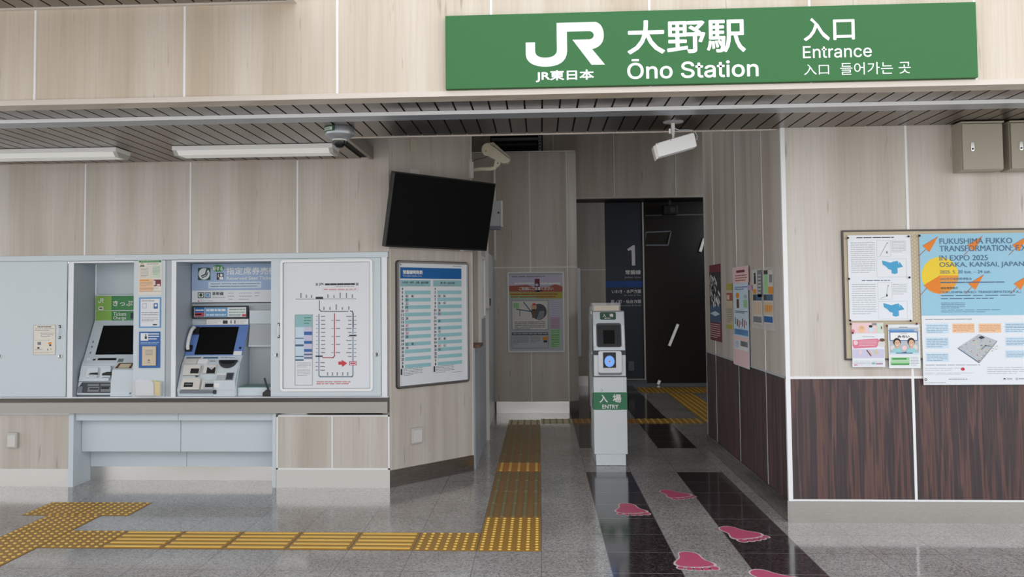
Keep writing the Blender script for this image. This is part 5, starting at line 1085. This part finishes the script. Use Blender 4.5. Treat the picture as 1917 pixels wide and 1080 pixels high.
pts = []; z1, z0 = zc(295), zc(405)
for i in range(9):
    a_ = math.radians(180+14+i*7.6); pts += [(dx+.1030*math.cos(a_), dy+.1030*math.sin(a_), z0), (dx+.1030*math.cos(a_), dy+.1030*math.sin(a_), z1)]
b.add(pts, [(2*i, 2*i+2, 2*i+3, 2*i+1) for i in range(8)], 'pale_green')
for i in range(5):
    a_ = math.radians(180+22+i*9); a2 = a_+math.radians(5); za, zb = zc(380), zc(322)
    b.add([(dx+.1034*math.cos(q), dy+.1034*math.sin(q), z) for q, z in ((a_, za), (a2, za), (a2, zb), (a_, zb))], [(0, 1, 2, 3)], 'ink_soft')
b.build('label', s)
# white camera hanging from the soffit on the right
fC = wallY(5.80); pc2 = lambda x, y: (1210+x/12, 215+y/12)
hx = fC.P(*pc2(595, 200))[0]
s = thing('security_camera', 'white box camera hanging from the soffit over the passage entrance', 'camera', (hx, 5.80, 2.55))
b = MB(WF); b.lathe([(0, 2.7345), (.068, 2.7345), (.066, 2.728), (.0, 2.726)], (hx, 5.78), 'clear_plastic', 32); b.build('ceiling_plate', s)
z_ = lambda y: fC.P(*pc2(600, y))[1]
b = MB(WF); b.lathe([(.013, 2.728), (.013, z_(430)), (.0, z_(430))], (hx, 5.80), 'off_white', 16); b.lathe([(.008, z_(430)), (.008, z_(560)), (0, z_(560))], (hx+.001, 5.80), 'off_white', 12); b.build('stem', s)
b = MB(fC); q = b.f.P(*pc2(518, 320)); q2 = b.f.P(*pc2(520, 430)); b.box(q[0]-.006, q[0]+.006, q2[1], q[1], .0, .02, 'white', .002); b.build('clamp', s)
b = MB(fC); b.prism([fC.P(*pc2(*z)) for z in ((190, 668), (1020, 425), (1050, 440), (1112, 715), (1095, 735), (255, 972))], -.055, .045, 'white', .006); bd = b.build('camera_body', s)
b = MB(fC); b.prism([fC.P(*pc2(*z)) for z in ((132, 735), (178, 700), (200, 690), (262, 985), (205, 1022))], -.050, .040, 'off_white', .004); b.build('hood', s)
b = MB(fC)
for z in ((235, 680), (525, 598)): u, v = fC.P(*pc2(*z)); b.disc(u, v, .003, .045, .047, 'ink', 8)
b.build('screws', s)
b = MB(fC); q = [fC.P(*pc2(*z)) for z in ((625, 290), (680, 325), (760, 345), (900, 338), (1020, 345), (1110, 400), (1145, 480), (1130, 570))]; b.tube([(a_, c_, .0) for a_, c_ in q], .0035, 'light_grey', 8); b.build('cable', s)

# ================================================================== TACTILE PAVING
def tactile(name, label, x, y, kind, base, bump, group, lx=.4, ly=.4):
    """kind: 'dots', 'barsx' or 'barsy'"""
    b = MB(WORLD); g = .003
    b.box(x+g, x+lx-g, y+g, y+ly-g, .0008, .003, base)
    if kind == 'dots':
        nx, ny = 7, 7
        for i in range(nx):
            for j in range(ny):
                c = (x+lx*(i+.5)/nx, y+ly*(j+.5)/ny); b.lathe([(.0125, .003), (.0085, .008), (0, .0082)], c, bump, 10, False)
    else:
        k = 5
        for i in range(k):
            if kind == 'barsx': c = y+ly*(i+.5)/k; b.prism([(x+.02, c-.013), (x+lx-.02, c-.013), (x+lx-.02, c+.013), (x+.02, c+.013)], .003, .008, bump)
            else: c = x+lx*(i+.5)/k; b.prism([(c-.011, y+.015), (c+.011, y+.015), (c+.011, y+ly-.015), (c-.011, y+ly-.015)], .003, .008, bump)
    return tag(b.build(name), label, 'paving tile', group)
ORD = ['first', 'second', 'third', 'fourth', 'fifth', 'sixth', 'seventh', 'eighth', 'ninth', 'tenth', 'eleventh', 'twelfth']
YB_, YD = ('tactile_yellow', 'tactile_bump'), ('tactile_yellow', 'tactile_bump')
yR = GY+.4
gf = 'tactile tiles of the front row'
tactile('tactile_tile', 'dotted yellow tactile tile where the front row meets the passage strip', GX-.4, yR, 'dots', *YD, 'tactile tiles of the passage strip')
tactile('tactile_tile', 'dotted yellow tactile tile second from the near end of the passage strip', GX-.4, yR+.4, 'dots', *YD, 'tactile tiles of the passage strip')
tactile('tactile_tile', 'dotted yellow tactile tile at the right end of the front row', GX-.8, yR, 'dots', *YD, gf)
for i in range(5): tactile('tactile_tile', 'barred yellow tactile tile of the front row, %s from its dotted right end' % ORD[i], GX-1.2-.4*i, yR, 'barsx', *YB_, gf)
tactile('tactile_tile', 'dotted yellow tactile tile between the barred front row and the left corner', GX-3.2, yR, 'dots', *YD, gf)
tactile('tactile_tile', 'dotted yellow tactile tile at the left corner of the front row', GX-3.6, yR, 'dots', *YD, gf)
tactile('tactile_tile', 'dotted yellow tactile tile at the bottom left edge of the picture', GX-3.6, yR-.4, 'dots', *YD, 'tactile tiles leading to the ticket counter')
tactile('tactile_tile', 'dotted yellow tactile tile between the front row and the counter crossbar', GX-3.6, yR+.4, 'dots', *YD, 'tactile tiles leading to the ticket counter')
tactile('tactile_tile', 'dotted yellow tactile tile at the left half of the crossbar before the counter', GX-3.8, yR+.8, 'dots', *YD, 'tactile tiles leading to the ticket counter')
tactile('tactile_tile', 'dotted yellow tactile tile at the right half of the crossbar before the counter', GX-3.4, yR+.8, 'dots', *YD, 'tactile tiles leading to the ticket counter')
for i in range(12):
    mt = ('tactile_orange', 'tactile_bump') if i == 4 else (('tactile_sheen', 'tactile_worn_bar') if i == 11 else ('tactile_worn', 'tactile_worn_bar'))  # far tile paler: reflected light put into its colour
    lab = 'orange barred tactile tile of the passage strip' if i == 4 else ('pale barred tactile tile at the far end of the passage strip by the pillar' if i == 11 else 'worn brown barred tile of the passage strip, %s past the dotted tiles' % ORD[i])
    tactile('tactile_tile', lab, GX-.4, yR+.8+.4*i, 'barsy', *mt, 'tactile tiles of the passage strip')
yc = 10.66
for i in range(5):
    mt = ('tactile_sheen', 'tactile_worn_bar') if i < 1 else ('tactile_worn', 'tactile_orange') if i < 3 else YB_  # first tile carries the same painted sheen
    tactile('tactile_tile', ('pale', 'brown', 'brown', 'yellow', 'yellow')[i]+' tactile tile of the far crosswise strip, %s from the pillar side' % ORD[i], GX+.4*i, yc, 'barsy', *mt, 'tactile tiles of the far crosswise strip')
for i in range(8): tactile('tactile_tile', 'yellow barred tile of the far platform strip, %s from the crosswise strip' % ORD[i], 2.01, yc+.4*i, 'barsy', *YB_, 'tactile tiles of the far platform strip')
for i in range(3):
    for j in range(2): tactile('tactile_tile', 'yellow barred tile at the dark wall, %s row, %s from the left' % (('near', 'far')[j], ORD[i]), 1.61+.4*i, 13.97+.4*j, 'barsy', *YB_, 'tactile tiles at the foot of the dark wall')

# ================================================================== FOOTPRINT STICKERS
sole = [(-.005, .0), (.035, .012), (.062, .05), (.068, .10), (.075, .16), (.104, .21), (.116, .255), (.092, .285), (0, .300), (-.076, .288), (-.108, .250), (-.098, .195), (-.068, .14), (-.055, .09), (-.05, .04), (-.032, .01)]
toes = [(.102, .326, .026), (.050, .340, .021), (.001, .341, .0205), (-.047, .334, .0195), (-.094, .316, .019)]
def footprint(label, heel, toe, mirror, big=1.):
    h = Vector(FLOOR.P(880+heel[0]/3.195, 760+heel[1]/3.195)); t = Vector(FLOOR.P(880+toe[0]/3.195, 760+toe[1]/3.195)); d = t-h; k = d.length/.335; d.normalize(); o = Vector((d.y, -d.x))*(-1 if mirror else 1)
    W = lambda x, y: tuple(h+o*x*k*big+d*y*k)
    s = thing('footprint_sticker', label, 'floor sticker', (*((h+t)/2), 0), 'pink footprint stickers')
    c = Vector((0, .14)); sm = []
    for i in range(len(sole)):
        p0, p1, p2, p3 = [Vector(sole[(i+j) % len(sole)]) for j in (-1, 0, 1, 2)]
        for q in range(4):
            u = q/4; sm.append(tuple(.5*((2*p1)+(p2-p0)*u+(2*p0-5*p1+4*p2-p3)*u*u+(3*p1-p0-3*p2+p3)*u**3)))
    b = MB(WORLD); b.flat([W(x+(x-c.x)*.14, y+(y-c.y)*.075) for x, y in sm], .0009, 'foot_edge')
    for x, y, r in toes: b.flat([W(x+(r+.009)*math.cos(a), y+(r+.009)*1.3*math.sin(a)) for a in [i*math.pi/9 for i in range(18)]], .0010, 'foot_edge')
    b.build('outline', s)
    b = MB(WORLD); b.flat([W(x, y) for x, y in sm], .0018, 'foot_pink'); b.build('sole', s)
    for x, y, r in toes: b = MB(WORLD); b.flat([W(x+r*math.cos(a), y+r*1.3*math.sin(a)) for a in [i*math.pi/9 for i in range(18)]], .0018, 'foot_pink'); b.build('toe', s)
footprint('pink footprint sticker on the left dark stripe, nearest the gate post', (925, 583), (975, 648), True)
footprint('pink footprint sticker farthest back, between the two dark stripes', (1155, 503), (1290, 550), False)
footprint('pink footprint sticker at the front between the two dark stripes', (1290, 873), (1360, 974), True)
footprint('pink footprint sticker on the right dark stripe', (1515, 722), (1710, 797), False)
footprint('pink footprint sticker cut off by the bottom edge below the right wall', (1695, 982), (1990, 1090), False)
